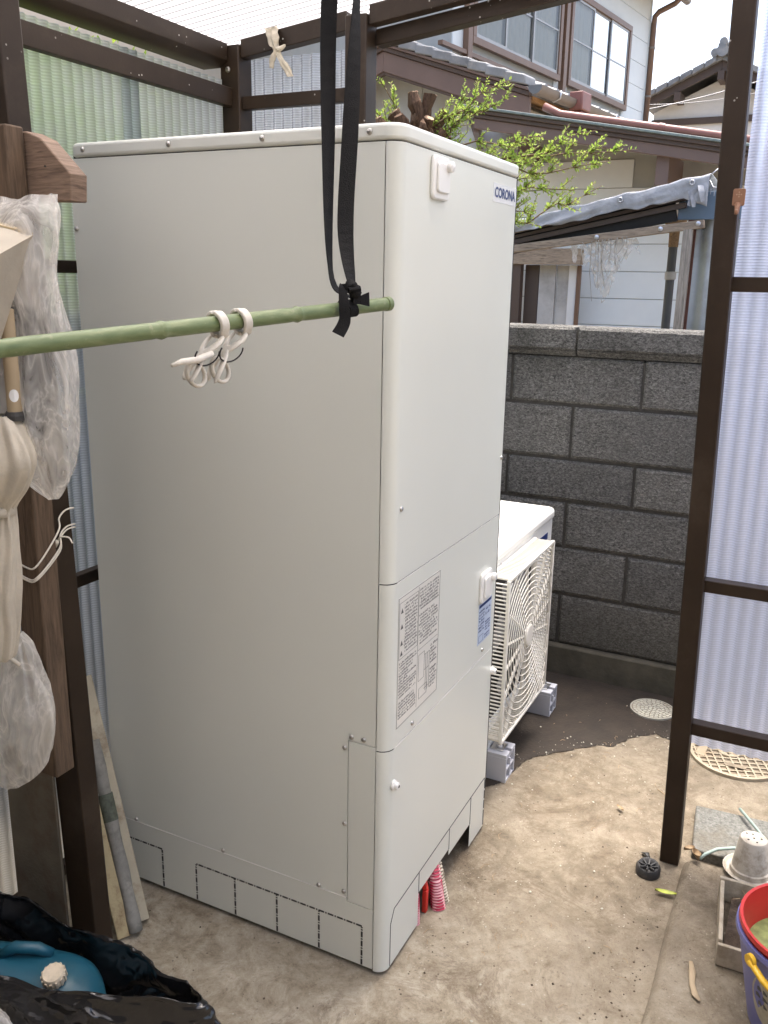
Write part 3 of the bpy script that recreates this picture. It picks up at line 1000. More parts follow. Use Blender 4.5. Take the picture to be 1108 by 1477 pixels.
def frame(b, x0, x1, z0, z1, yy, w=0.0007):
    b.box(x0, x1, yy, yy + 0.0002, z0, z0 + w); b.box(x0, x1, yy, yy + 0.0002, z1 - w, z1)
    b.box(x0, x0 + w, yy, yy + 0.0002, z0 + w, z1 - w); b.box(x1 - w, x1, yy, yy + 0.0002, z0 + w, z1 - w)
rg = random.Random(21)
b = MB(); b.box(0.033, 0.238, -0.0005, 0.001, 0.578, 0.858)
lb = put(b, 'notice_sheet', 'sticker_clear', tank)
b = MB(); Y = -0.0009
frame(b, 0.034, 0.237, 0.579, 0.857, Y, 0.0010)
b.box(0.128, 0.1287, Y, Y + 0.0002, 0.585, 0.853)
b.box(0.128, 0.233, Y, Y + 0.0002, 0.712, 0.7127)
frame(b, 0.038, 0.126, 0.727, 0.846, Y)
marks(b, 0.060, 0.124, 0.730, 0.843, 0.0072, rg, Y, 0.95, indent=0.004)
marks(b, 0.040, 0.126, 0.590, 0.722, 0.0066, rg, Y, 0.95)
marks(b, 0.132, 0.233, 0.718, 0.850, 0.0070, rg, Y, 0.95, indent=0.006)
marks(b, 0.196, 0.233, 0.600, 0.706, 0.0080, rg, Y, 0.9)
for zc in (0.828, 0.795, 0.760, 0.738):                    # warning triangles
    b.add([(0.043, Y, zc - 0.005), (0.055, Y, zc - 0.005), (0.049, Y, zc + 0.006)], [(0, 1, 2)])
# pipe diagram
frame(b, 0.135, 0.165, 0.640, 0.700, Y); frame(b, 0.140, 0.180, 0.598, 0.622, Y)
for zz in (0.612, 0.655, 0.690):
    b.box(0.165, 0.192, Y, Y + 0.0002, zz, zz + 0.0008)
for xx in (0.172, 0.180, 0.190):
    b.box(xx, xx + 0.0008, Y - 0.0002, Y, 0.605, 0.690)
put(b, 'notice_print', 'print_grey', lb, recalc=False)
b = MB(); b.box(0.492, 0.583, -0.0005, 0.001, 0.583, 0.690)
lb = put(b, 'rating_sticker', 'sticker_blue', tank)
b = MB()
b.box(0.495, 0.580, Y, Y + 0.0002, 0.680, 0.687)
marks(b, 0.496, 0.536, 0.610, 0.676, 0.0085, rg, Y, 0.9)
marks(b, 0.542, 0.579, 0.640, 0.676, 0.0130, rg, Y, 0.9)
marks(b, 0.542, 0.579, 0.606, 0.636, 0.0070, rg, Y, 0.9)
frame(b, 0.498, 0.530, 0.588, 0.606, Y); marks(b, 0.540, 0.579, 0.587, 0.603, 0.0075, rg, Y, 0.9)
put(b, 'rating_print', 'navy_print', lb, recalc=False)
# knock-out outlines
def dashes_y(b, ya, yb, z, t=0.0040):
    y = min(ya, yb); e = max(ya, yb); k = 0
    while y < e:
        ln = 0.014 if k % 2 == 0 else 0.003
        b.box(-0.0006, 0.001, y, min(y + ln, e), z - t / 2, z + t / 2)
        y += ln + 0.0032; k += 1
def dashes_z(b, y, za, zb, t=0.0044):
    z = za; k = 0
    while z < zb:
        ln = 0.014 if k % 2 == 0 else 0.003
        b.box(-0.0006, 0.001, y - t / 2, y + t / 2, z, min(z + ln, zb))
        z += ln + 0.0032; k += 1
b = MB()
dashes_y(b, 0.054, 0.497, 0.114)
for y in (0.497, 0.386, 0.271, 0.161, 0.054):
    dashes_z(b, y, 0.016, 0.112)
dashes_y(b, 0.598, 0.700, 0.120); dashes_z(b, 0.598, 0.016, 0.118)
stuff(put(b, 'knockout_outline', 'print_dark', tank, recalc=False))
b = MB()
def fline(x0, z0, x1, z1, t=0.0016):
    b.beam((x0, -0.0003, z0), (x1, -0.0003, z1), 0.0012, t, (0, -1, 0.0001))
fline(0.028, 0.012, 0.028, 0.118); fline(0.028, 0.118, 0.045, 0.147); fline(0.045, 0.147, 0.600, 0.160)
fline(0.600, 0.160, 0.604, 0.150); fline(0.175, 0.095, 0.175, 0.150); fline(0.3555, 0.095, 0.3555, 0.154); fline(0.500, 0.078, 0.500, 0.157)
for z in (0.014, 0.036, 0.066, 0.096, 0.126):
    fline(0.604, z, 0.604, z + 0.024, 0.0024)
stuff(put(b, 'knockout_outline', 'print_dark', tank, recalc=False))

# hoses and pipes under the tank
def ribbed(pts, r, name, mat, label, cat, group=None):
    P = [Vector(q) for q in pts]
    N = 130
    path = []; rad = []
    for i in range(N + 1):
        t = i / N * (len(P) - 1)
        k = min(int(t), len(P) - 2); f = t - k
        path.append(P[k].lerp(P[k + 1], f))
        rad.append(r * (1.0 + 0.09 * math.sin(i * 1.13)))
    b = MB().tube(path, rad, 14)
    return tag(put(b, name, mat, smooth='all'), label, cat, group)
ribbed([(0.187, 0.012, -0.01), (0.188, 0.016, 0.07), (0.192, 0.03, 0.14)], 0.012, 'ribbed_hose', 'hose_pink', 'pink ribbed hose nearest the corner under the tank front', 'hose', 'hoses under the tank')
ribbed([(0.259, -0.018, -0.01), (0.277, 0.002, 0.06), (0.312, 0.04, 0.14)], 0.017, 'ribbed_hose', 'hose_pink', 'thicker pink ribbed hose beside the red-taped pipe', 'hose', 'hoses under the tank')
ribbed([(0.287, -0.020, -0.01), (0.303, 0.004, 0.06), (0.338, 0.048, 0.14)], 0.014, 'ribbed_hose', 'hose_beige', 'beige ribbed hose behind the thicker pink hose', 'hose', 'hoses under the tank')
b = MB().beam((0.232, 0.006, 0.062), (0.252, 0.030, 0.115), 0.013, 0.012, (0, 1, 0)).beam((0.234, 0.008, 0.0), (0.232, 0.006, 0.062), 0.013, 0.012, (0, 1, 0))
tag(put(b, 'taped_pipe', 'tape_red', bevel=0.002), 'short flat red-taped pipe between the pink hoses', 'pipe')
b = MB().tube([(0.222, 0.06, 0.045), (0.222, 0.06, 0.13)], 0.018, 14); tag(put(b, 'drain_pipe', 'pipe_grey', smooth=True), 'grey drain stub under the tank between the pink hoses', 'pipe')

# ------------------------------------------------------------------ outdoor heat-pump unit
hp = thing('heat_pump_unit', 'white outdoor heat-pump unit with square fan grille behind the tank', 'heat pump', (1.07, 0.23, 0.1))
b = MB(); b.box(0.70, 1.44, 0.085, 0.375, 0.105, 0.690); put(b, 'casing', 'unit_white', hp, bevel=0.016, seg=4)
b = MB(); b.prism([(x, y, 0.678) for x, y in rounded(0.694, 1.446, 0.078, 0.382, 0.03, 6)], (0, 0, 0.036)); put(b, 'top_panel', 'unit_white', hp, bevel=0.012, seg=4)
b = MB(); b.box(0.705, 1.435, 0.080, 0.370, 0.092, 0.106); put(b, 'base_pan', 'unit_white', hp, bevel=0.003)
b = MB(); b.box(1.285, 1.375, 0.0835, 0.0855, 0.618, 0.640); put(b, 'logo_strip', 'navy_print', hp)
for z in (0.17, 0.25, 0.33, 0.41, 0.49, 0.57):
    b = MB(); b.box(1.30, 1.43, 0.0832, 0.086, z, z + 0.0035); put(b, 'casing_groove', 'grille_plastic', hp)
b = MB(); b.box(0.80, 1.195, 0.081, 0.087, 0.19, 0.645); put(b, 'fan_recess', 'dark_inside', hp)
GX0, GX1, GZ0, GZ1, GY = 0.785, 1.215, 0.165, 0.660, 0.018
cx, cz = 0.997, 0.425
b = MB()
for k in range(5):
    pts = []
    a0 = k * 2 * PI / 5
    q = []
    for i in range(9):
        for j in range(4):
            a = a0 + 0.85 * i / 8; r = 0.045 + 0.145 * j / 3
            q.append((cx + r * math.cos(a), 0.060 + 0.022 * i / 8, cz + r * math.sin(a)))
    b.add(q, [(i * 4 + j, i * 4 + j + 1, (i + 1) * 4 + j + 1, (i + 1) * 4 + j) for i in range(8) for j in range(3)])
b.lathe([(0.05, 0.082), (0.05, 0.05), (0.03, 0.043), (0, 0.042)], (cx, 0, cz), 18, 'y')
put(b, 'fan', 'pipe_grey', hp, smooth=True)
# grille: rim, rings, spokes, side bars
b = MB()
for (xa, za), (xb, zb) in (((GX0, GZ0), (GX1, GZ0)), ((GX1, GZ0), (GX1, GZ1)), ((GX1, GZ1), (GX0, GZ1)), ((GX0, GZ1), (GX0, GZ0))):
    b.beam((xa, GY + 0.002, za), (xb, GY + 0.002, zb), 0.010, 0.010, (0, 1, 0))
    b.beam((xa, 0.079, za), (xb, 0.079, zb), 0.012, 0.012, (0, 1, 0))
grille = put(b, 'grille', 'grille_plastic', hp, bevel=0.002)
b = MB()
for k in range(1, 17):
    r = 0.022 + 0.0205 * k
    run = []
    for i in range(73):
        a = 2 * PI * i / 72
        x, z = cx + r * math.cos(a), cz + r * math.sin(a)
        if GX0 < x < GX1 and GZ0 < z < GZ1:
            run.append((x, GY + 0.001 * math.cos(a * 3), z))
        else:
            if len(run) > 1:
                b.tube(run, 0.0017, 5)
            run = []
    if len(run) > 1:
        b.tube(run, 0.0017, 5)
put(b, 'grille_rings', 'grille_plastic', grille, smooth='all')
b = MB()
for k in range(16):
    a = 2 * PI * (k + 0.5) / 16
    t = 1e9
    for lo, hi, c0, dd in ((GX0, GX1, cx, math.cos(a)), (GZ0, GZ1, cz, math.sin(a))):
        if abs(dd) > 1e-6:
            t = min(t, ((hi if dd > 0 else lo) - c0) / dd)
    b.beam((cx + 0.03 * math.cos(a), GY + 0.004, cz + 0.03 * math.sin(a)), (cx + t * math.cos(a), GY + 0.004, cz + t * math.sin(a)), 0.0026, 0.008, (0, 1, 0))
b.lathe([(0.034, 0.004), (0.034, -0.003), (0.028, -0.005), (0, -0.005)], (cx, GY, cz), 20, 'y')
put(b, 'grille_spokes', 'grille_plastic', grille)
b = MB()
z = GZ0 + 0.010
while z < GZ1 - 0.004:
    b.beam((GX0, GY, z), (GX0, 0.082, z), 0.005, 0.0026)
    b.beam((GX1, GY, z), (GX1, 0.082, z), 0.006, 0.0030)
    z += 0.0118
x = GX0 + 0.010
while x < GX1 - 0.004:
    b.beam((x, GY, GZ1), (x, 0.082, GZ1), 0.0030, 0.006)
    b.beam((x, GY, GZ0), (x, 0.082, GZ0), 0.0030, 0.006)
    x += 0.0118
put(b, 'grille_side_bars', 'grille_plastic', grille)
for x, z in ((0.90, 0.655), (1.10, 0.112)):
    b = MB(); b.lathe([(0.004, 0), (0.003, -0.003), (0, -0.003)], (x, 0.0845, z + 0.01), 8, 'y'); put(b, 'screw', 'screw_steel', hp, smooth=True)
# plastic support blocks
def support(x, label):
    t = thing('support_block', label, 'support block', (x, 0.2, 0), 'support blocks under the outdoor unit')
    w = 0.041
    b = MB()
    y0, y1 = 0.018, 0.42
    for xa, xb in ((x - w, x - w + 0.006), (x - 0.003, x + 0.003), (x + w - 0.006, x + w)):
        b.box(xa, xb, y0, y1, 0.0, 0.080 if xa != x - 0.003 else 0.066)
    put(b, 'side_web', 'foot_plastic', t, bevel=0.001)
    b = MB()
    for xa, xb in ((x - w + 0.0062, x - 0.0032), (x + 0.0032, x + w - 0.0062)):
        b.box(xa, xb, y0 + 0.001, y1, 0.0, 0.006); b.box(xa, xb, y0 + 0.001, y1, 0.037, 0.043)
    put(b, 'cross_web', 'foot_plastic', t)
    b = MB(); b.box(x - w, x - 0.008, y0, y1, 0.0802, 0.0918); b.box(x + 0.008, x + w, y0, y1, 0.0802, 0.0918)
    b.box(x - w + 0.0062, x + w - 0.0062, y0 + 0.004, y1, 0.0665, 0.0795)
    put(b, 'top_rail', 'foot_plastic', t, bevel=0.0015)
    b = MB(); b.box(x - 0.024, x + 0.024, 0.036, 0.076, 0.0925, 0.0955)
    b.tube([(x, 0.054, 0.0955), (x, 0.054, 0.116)], 0.006, 8); b.lathe([(0.013, 0.0955), (0.013, 0.104), (0, 0.104)], (x, 0.054, 0), 6)
    put(b, 'clamp_bolt', 'zinc', t, bevel=0.001)
support(0.889, 'light grey plastic block under the near end of the outdoor unit')
support(1.352, 'light grey plastic block under the far end of the outdoor unit')

# ------------------------------------------------------------------ drying pole, straps, clips, rag
A = Vector((-0.119, -0.044, 1.417)); B = Vector((-1.02, 0.171, 1.3595))
ax = (B - A).normalized()
pole = thing('drying_pole', 'green bamboo-look drying pole hung across the front of the tank', 'pole', tuple(A))
Lp = (B - A).length
nodes = [0.105 + 0.0, 0.352, 0.62, 0.86]
pts = []; rad = []
for i in range(220):
    s = 0.012 + (Lp - 0.012) * i / 219
    d = min(abs(s - q) for q in (0.208, 0.442, 0.655, 0.85))
    r = 0.0102 + 0.0017 * math.exp(-(d / 0.004) ** 2) - 0.0006 * math.exp(-((d - 0.009) / 0.004) ** 2)
    pts.append(A + ax * s); rad.append(r)
b = MB().tube(pts, rad, 18); put(b, 'pole_tube', 'pole_green', pole, smooth='all')
b = MB().tube([A, A + ax * 0.002, A + ax * 0.011, A + ax * 0.0122], [0.0085, 0.0112, 0.0112, 0.0095], 18); put(b, 'end_cap', 'pole_green', pole, smooth=True)

RT = Vector((0.443, -0.896, 0.0)); FW = Vector((0.896, 0.443, 0.0))
def ribbon(b, pts, w, tw, th=0.0016):
    # flat webbing; tw = twist angle (0: wide side across RT)
    P = [Vector(q) for q in pts]
    N = 44
    def cat(t):
        k = min(int(t), len(P) - 2); f = t - k
        p0 = P[max(k - 1, 0)]; p1 = P[k]; p2 = P[k + 1]; p3 = P[min(k + 2, len(P) - 1)]
        return 0.5 * ((2 * p1) + (p2 - p0) * f + (2 * p0 - 5 * p1 + 4 * p2 - p3) * f * f + (3 * p1 - p0 - 3 * p2 + p3) * f ** 3)
    def lin(vals, t):
        k = min(int(t), len(vals) - 2); f = t - k
        return vals[k] * (1 - f) + vals[k + 1] * f
    n0 = len(b.v)
    for i in range(N + 1):
        t = i / N * (len(P) - 1)
        c = cat(t); tg = (cat(min(t + 0.01, len(P) - 1)) - cat(max(t - 0.01, 0))).normalized()
        a = lin(tw, t)
        wd = RT * math.cos(a) + FW * math.sin(a)
        wd = (wd - tg * wd.dot(tg)).normalized()
        nd = tg.cross(wd)
        ww = lin(w, t) / 2 if hasattr(w, '__len__') else w / 2
        for sx_, sy_ in ((-1, -1), (1, -1), (1, 1), (-1, 1)):
            b.v.append(tuple(c + wd * ww * sx_ + nd * th / 2 * sy_))
    for i in range(N):
        for k in range(4):
            k2 = (k + 1) % 4
            b.f.append((n0 + i * 4 + k, n0 + i * 4 + k2, n0 + (i + 1) * 4 + k2, n0 + (i + 1) * 4 + k))
    b.f.append((n0, n0 + 1, n0 + 2, n0 + 3)); b.f.append((n0 + N * 4 + 3, n0 + N * 4 + 2, n0 + N * 4 + 1, n0 + N * 4))
    return b
CAM = Vector((-1.41, -0.679, 1.456))
strap = thing('webbing_strap', 'black webbing strap looped down from the roof and knotted round the pole', 'strap', (-0.21, 0.0, 1.40))
b = MB(); ribbon(b, [(-0.065, 0.06, 2.145), (-0.085, 0.066, 2.02), (-0.1045, 0.0760, 1.868), (-0.151, 0.051, 1.665), (-0.194, 0.022, 1.468), (-0.212, -0.018, 1.428)], 0.0255, [0.0, 0.1, 0.2, 0.75, 1.42, 1.2])
put(b, 'strap_run', 'strap_black', strap)
b = MB(); ribbon(b, [(-0.045, 0.058, 2.145), (-0.06, 0.050, 2.02), (-0.083, 0.040, 1.868), (-0.133, 0.022, 1.680), (-0.176, 0.006, 1.53), (-0.216, -0.028, 1.440)], [0.0255, 0.0255, 0.0255, 0.0255, 0.025, 0.018], [1.1, 1.2, 1.25, 0.25, 0.15, 1.2])
put(b, 'strap_run', 'strap_black', strap)
b = MB(); ribbon(b, [(-0.075, 0.062, 2.145), (-0.070, 0.060, 2.164), (-0.055, 0.060, 2.166), (-0.046, 0.060, 2.145)], 0.0255, [0.0, 0, 0, 0]); put(b, 'strap_run', 'strap_black', strap)
K = A + ax * 0.103
# knot: crossed lumps of webbing
b = MB()
b.tube([K + Vector((0.006, -0.010, 0.012)), K + Vector((0.0, -0.016, 0.022)), K + Vector((-0.006, -0.012, 0.034)), K + Vector((-0.002, -0.006, 0.040))], [0.006, 0.0095, 0.009, 0.006], 10, flat=0.75)
b.tube([K + Vector((-0.014, -0.010, 0.028)), K + Vector((0.0, -0.018, 0.030)), K + Vector((0.012, -0.014, 0.024))], [0.005, 0.008, 0.005], 9, flat=0.7)
put(b, 'knot', 'strap_black', strap, smooth=True)
b = MB()
for off in (0.0,):
    ring = []
    for i in range(25):
        a = 2 * PI * i / 24
        side = Vector((-ax.y, ax.x, 0)).normalized()
        ring.append(K + ax * (-0.004 + 0.006 * math.sin(a)) + side * 0.0128 * math.cos(a) + Vector((0, 0, 0.0128 * math.sin(a))))
    n0 = len(b.v)
    for i, q in enumerate(ring):
        for s_ in (-1, 1):
            b.v.append(tuple(q + ax * s_ * 0.009))
    for i in range(24):
        b.f.append((n0 + i * 2, n0 + i * 2 + 1, n0 + i * 2 + 3, n0 + i * 2 + 2))
put(b, 'loop', 'strap_black', strap, solid=0.0016)
b = MB(); ribbon(b, [K + Vector((-0.006, -0.010, 0.026)), K + Vector((-0.024, -0.008, 0.032)), K + Vector((-0.030, -0.012, 0.012)), K + Vector((-0.030, -0.014, -0.016)), K + Vector((-0.043, -0.010, -0.036))], [0.012, 0.014, 0.016, 0.018, 0.019], [1.2, 0.9, 0.6, 0.35, 0.2]); put(b, 'tail', 'strap_black', strap)
b = MB(); b.beam(K + Vector((-0.004, -0.014, 0.014)), K + Vector((0.008, -0.020, 0.013)), 0.0018, 0.012, h2=0.013); b.beam(K + Vector((0.008, -0.020, 0.013)), K + Vector((0.024, -0.026, 0.014)), 0.0018, 0.013, h2=0.021); put(b, 'tail', 'strap_black', strap)

SIDE = Vector((-ax.y, ax.x, 0)).normalized()
if SIDE.dot(CAM - A) < 0:
    SIDE = -SIDE
def clip(s0, label, flip):
    C = A + ax * s0
    t = thing('pole_clip', label, 'clip', tuple(C), 'laundry clips on the green pole')
    def L_(a, s, z):
        if z < -0.011:
            a, s, z = a * 1.22, s * 1.15, z * 1.18
        return C + ax * a + SIDE * s + Vector((0, 0, z))
    # jaw: C-shaped band round the pole, two halves
    for h in (0, 1):
        ring = []
        for i in range(13):
            ang = math.radians((100 if h == 0 else 80) + (165 if h == 0 else -165) * i / 12)
            ring.append(L_(0.003 * math.sin(ang), 0.0142 * math.cos(ang), 0.0142 * math.sin(ang)))
        b = MB()
        n0 = len(b.v)
        for q in ring:
            rd = (q - C); rd -= ax * rd.dot(ax); rd.normalize()
            for wa, rr_ in ((-0.0065, -0.0025), (0.0065, -0.0025), (0.0065, 0.003), (-0.0065, 0.003)):
                b.v.append(tuple(q + ax * wa + rd * rr_))
        for i in range(12):
            for k in range(4):
                b.f.append((n0 + i * 4 + k, n0 + i * 4 + (k + 1) % 4, n0 + (i + 1) * 4 + (k + 1) % 4, n0 + (i + 1) * 4 + k))
        b.f.append((n0, n0 + 1, n0 + 2, n0 + 3)); b.f.append(tuple(n0 + 48 + k for k in (3, 2, 1, 0)))
        put(b, 'jaw', 'peg_white', t, bevel=0.0015)
    # two arms, crossed, hanging to the left
    for h, sgn in ((0, 1), (1, -1)):
        P = [L_(0.0, 0.010 * sgn, -0.012), L_(0.010, 0.013 * sgn, -0.022), L_(0.020, 0.004 * sgn, -0.028), L_(0.027, -0.006 * sgn, -0.036), L_(0.036 + 0.006 * h, -0.013 * sgn, -0.050), L_(0.040 + 0.008 * h, -0.010 * sgn, -0.064 + 0.006 * flip)]
        b = MB().tube(P, [0.0042, 0.0062, 0.0058, 0.0054, 0.0060, 0.0042], 10, flat=0.5)
        put(b, 'arm', 'peg_white', t, smooth='all', subsurf=1)
    # finger loop
    ring = [L_(0.036 + 0.011 * math.cos(a) + 0.004 * math.sin(a), 0.006, -0.050 + 0.014 * math.sin(a)) for a in [2 * PI * i / 16 for i in range(16)]]
    b = MB().tube(ring, 0.0040, 8, closed=True, flat=0.6); put(b, 'finger_loop', 'peg_white', t, smooth='all')
    ring = [L_(0.026 + 0.016 * math.cos(a), 0.014 + 0.004 * math.sin(a), -0.030 + 0.012 * math.sin(a)) for a in [PI * (0.05 + 1.2 * i / 14) + PI * 0.9 for i in range(15)]]
    b = MB().tube(ring, 0.0011, 6); put(b, 'spring', 'spring_dark', t, smooth='all')
    return t, L_
clip(0.312, 'white plastic pole clip nearer the knotted strap', 0)
t, L_ = clip(0.352, 'white plastic pole clip on the left of its twin', 1)
b = MB().tube([L_(0.018, 0.012, -0.030), L_(0.040, 0.014, -0.034), L_(0.060, 0.014, -0.0335), L_(0.072, 0.014, -0.036)], [0.004, 0.0046, 0.0040, 0.0022], 9); put(b, 'arm', 'peg_white', t, smooth='all')

# rag tied to the beam
b = MB()
ribbon(b, [(0.700, 0.712, 2.082), (0.686, 0.708, 2.064), (0.682, 0.698, 2.036), (0.684, 0.690, 2.015), (0.682, 0.672, 1.992), (0.684, 0.655, 1.968), (0.682, 0.646, 1.950)], [0.026, 0.030, 0.024, 0.012, 0.018, 0.022, 0.016], [0.1, 0.3, -0.2, 0.9, 0.2, -0.4, 0.3], 0.002)
ribbon(b, [(0.692, 0.700, 2.078), (0.680, 0.690, 2.050), (0.681, 0.688, 2.016), (0.680, 0.700, 1.996), (0.682, 0.703, 1.975)], [0.018, 0.022, 0.010, 0.016, 0.010], [0.5, -0.3, 0.6, 0.1, 0.4], 0.002)
b.tube([(0.745, 0.700, 2.060), (0.716, 0.704, 2.086), (0.694, 0.706, 2.076), (0.684, 0.702, 2.052), (0.683, 0.694, 2.028), (0.686, 0.688, 2.012), (0.684, 0.674, 1.998), (0.682, 0.664, 1.986), (0.684, 0.652, 1.970), (0.682, 0.640, 1.954)], [0.006, 0.007, 0.008, 0.007, 0.007, 0.012, 0.006, 0.005, 0.005, 0.002], 10, flat=0.5)
b.tube([(0.682, 0.690, 2.020), (0.678, 0.674, 2.016), (0.684, 0.660, 2.030)], [0.008, 0.008, 0.003], 8)
b.v = [tuple(Vector(q) + noise.noise_vector(Vector(q) * 90) * 0.004) for q in b.v]
tag(put(b, 'rag', 'rag_cloth', smooth='all', subsurf=1), 'dirty cream rag knotted round the sloping beam by the corner post', 'rag')

# ------------------------------------------------------------------ hook on the right-hand post
hk = thing('wall_hook', 'small brown stick-on hook on the tall right-hand post', 'hook', (0.69, -0.468, 1.60))
yc = -0.4675
b = MB(); b.prism([(0.6895, y, z) for y, z in rounded(yc - 0.0125, yc + 0.0125, 1.617, 1.652, 0.004, 4)], (-0.004, 0, 0)); pl = put(b, 'back_plate', 'hook_brown', hk, bevel=0.001)
b = MB().tube([(0.683, yc, 1.620), (0.676, yc, 1.611), (0.672, yc, 1.602), (0.667, yc, 1.601), (0.664, yc, 1.608)], [0.007, 0.0055, 0.0045, 0.004, 0.003], 10); put(b, 'hook_tongue', 'hook_brown', hk, smooth='all')
b = MB()
for i in range(-1, 2):
    for j in range(-1, 2):
        if abs(i) + abs(j) <= 1:
            c = Vector((0.6851, yc + i * 0.0045, 1.640 + j * 0.0045))
            b.add([c + Vector((0, 0.002, 0)), c + Vector((0, 0, 0.002)), c + Vector((0, -0.002, 0)), c + Vector((0, 0, -0.002))], [(0, 1, 2, 3)])
put(b, 'emblem', 'hook_print', pl, recalc=False)
# ------------------------------------------------------------------ things on the floor at the right
# small round pattern cover by the block wall
mc = thing('drain_cover', 'small round pale concrete drain cover near the block wall', 'drain cover', (1.535, -0.290, 0))
b = MB(); b.lathe([(0.076, -0.004), (0.076, 0.004), (0.071, 0.006), (0, 0.006)], (1.535, -0.290, 0), 40); put(b, 'cover_disc', 'cover_hollow', mc, smooth=True)
b = MB(); b.lathe([(0.0765, 0.0), (0.0765, 0.009), (0.071, 0.0092), (0.071, 0.0)], (1.535, -0.290, 0), 40); put(b, 'rim', 'cover_concrete', mc, smooth=True)
rgc = random.Random(2)
for ring in range(5):
    r0, r1 = 0.004 + ring * 0.0133, 0.0150 + ring * 0.0133
    nseg = [4, 9, 15, 20, 26][ring]
    b = MB()
    for k in range(nseg):
        a0 = 2 * PI * (k + 0.1) / nseg + ring * 0.3; a1 = 2 * PI * (k + 0.92) / nseg + ring * 0.3
        poly_ = [(1.535 + r * math.cos(a), -0.290 + r * math.sin(a), 0.0062) for r, a in ((r0, a0), (r1, a0), (r1, (a0 + a1) / 2), (r1, a1), (r0, a1), (r0, (a0 + a1) / 2))]
        b.prism(poly_, (0, 0, 0.003))
    stuff(put(b, 'raised_pattern', 'cover_concrete', mc))
# larger cream cover under the side wall
mc = thing('drain_cover', 'larger round cream drain cover with a square mesh pattern below the side wall', 'drain cover', (1.335, -0.580, 0))
MX, MY, MR = 1.340, -0.585, 0.140
b = MB(); b.lathe([(MR, -0.004), (MR, 0.005), (0, 0.005)], (MX, MY, 0), 48); put(b, 'cover_disc', 'cover_hollow', mc, smooth=True)
b = MB(); b.lathe([(MR + 0.002, 0.0), (MR + 0.002, 0.010), (MR - 0.008, 0.0105), (MR - 0.008, 0.0)], (MX, MY, 0), 48); put(b, 'rim', 'cover_cream', mc, smooth=True)
b = MB()
for d in range(-5, 6):
    o_ = d * 0.0245
    h = math.sqrt(max(0, (MR - 0.008) ** 2 - o_ * o_))
    for ang in (0.35, 0.35 + PI / 2):
        c, s_ = math.cos(ang), math.sin(ang)
        p0 = (MX - o_ * s_ - h * c, MY + o_ * c - h * s_, 0.0075); p1 = (MX - o_ * s_ + h * c, MY + o_ * c + h * s_, 0.0075)
        b.beam(p0, p1, 0.0055, 0.005 if ang < 1 else 0.0046)
stuff(put(b, 'mesh_ribs', 'cover_cream', mc))
b = MB(); b.lathe([(0.036, 0.0), (0.036, 0.0115), (0.026, 0.0118), (0.026, 0.010), (0.014, 0.010), (0.014, 0.0117), (0.006, 0.0117), (0.006, 0.0)], (MX + 0.012, MY + 0.022, 0), 28); put(b, 'centre_boss', 'cover_cream', mc, smooth=True)
b = MB(); b.prism([(x, y, 0.0098) for x, y in rounded(MX - 0.085, MX - 0.066, MY - 0.035, MY + 0.030, 0.006, 4)], (0, 0, 0.002)); put(b, 'lift_slot', 'cover_hollow', mc)
b = MB(); b.prism([(MX - 0.055, MY + 0.118, 0.0085), (MX + 0.055, MY + 0.112, 0.0085), (MX + 0.06, MY + 0.084, 0.0085), (MX - 0.06, MY + 0.090, 0.0085)], (0, 0, 0.003)); put(b, 'name_bar', 'cover_cream', mc, bevel=0.001)

# granite slab just outside the post
b = MB(); b.prism([(0.742, -0.530, -0.01), (0.955, -0.512, -0.01), (0.975, -0.86, -0.01), (0.745, -0.86, -0.01)], (0, 0, 0.040))
tag(put(b, 'stone_slab', 'granite', bevel=0.004), 'speckled grey stone slab outside the foot of the right-hand post', 'slab')
# cord
b = MB().tube([(0.690, -0.555, 0.040), (0.705, -0.565, 0.048), (0.735, -0.590, 0.052), (0.765, -0.625, 0.048), (0.79, -0.665, 0.044), (0.84, -0.70, 0.046), (0.88, -0.675, 0.050), (0.93, -0.645, 0.049), (0.965, -0.625, 0.046)], 0.0042, 8)
tag(put(b, 'garden_cord', 'cord_green', smooth='all'), 'grey-green cord curving over the stone slab beside the upturned pot', 'cord')
# upturned pot
def wob(b, c, amp, seed=0):
    return b
pt = thing('flower_pot', 'dirty white flower pot turned upside down on its saucer', 'pot', (0.695, -0.672, 0.036))
PX, PY = 0.700, -0.672
b = MB(); b.lathe([(0.047, 0.040), (0.0475, 0.052), (0.0435, 0.054), (0.0335, 0.130), (0.031, 0.1335), (0, 0.1335)], (PX, PY, 0), 30); pb_ = put(b, 'pot_body', 'pot_white', pt, smooth=True)
for i, (dx, dy) in enumerate(((0.0, 0.0), (0.016, 0.004), (-0.012, 0.012), (0.004, -0.017), (-0.015, -0.008), (0.014, 0.018))):
    b = MB(); b.lathe([(0.0028, 0.1336), (0.0026, 0.1341), (0, 0.1341)], (PX + dx, PY + dy, 0), 8); put(b, 'drain_hole', 'dark_inside', pb_)
b = MB(); b.lathe([(0.045, 0.0362), (0.058, 0.0366), (0.064, 0.046), (0.062, 0.0465), (0.056, 0.040), (0, 0.039)], (PX, PY, 0), 30)
tag(put(b, 'pot_saucer', 'pot_white', smooth=True), 'shallow white saucer under the upturned flower pot', 'saucer')
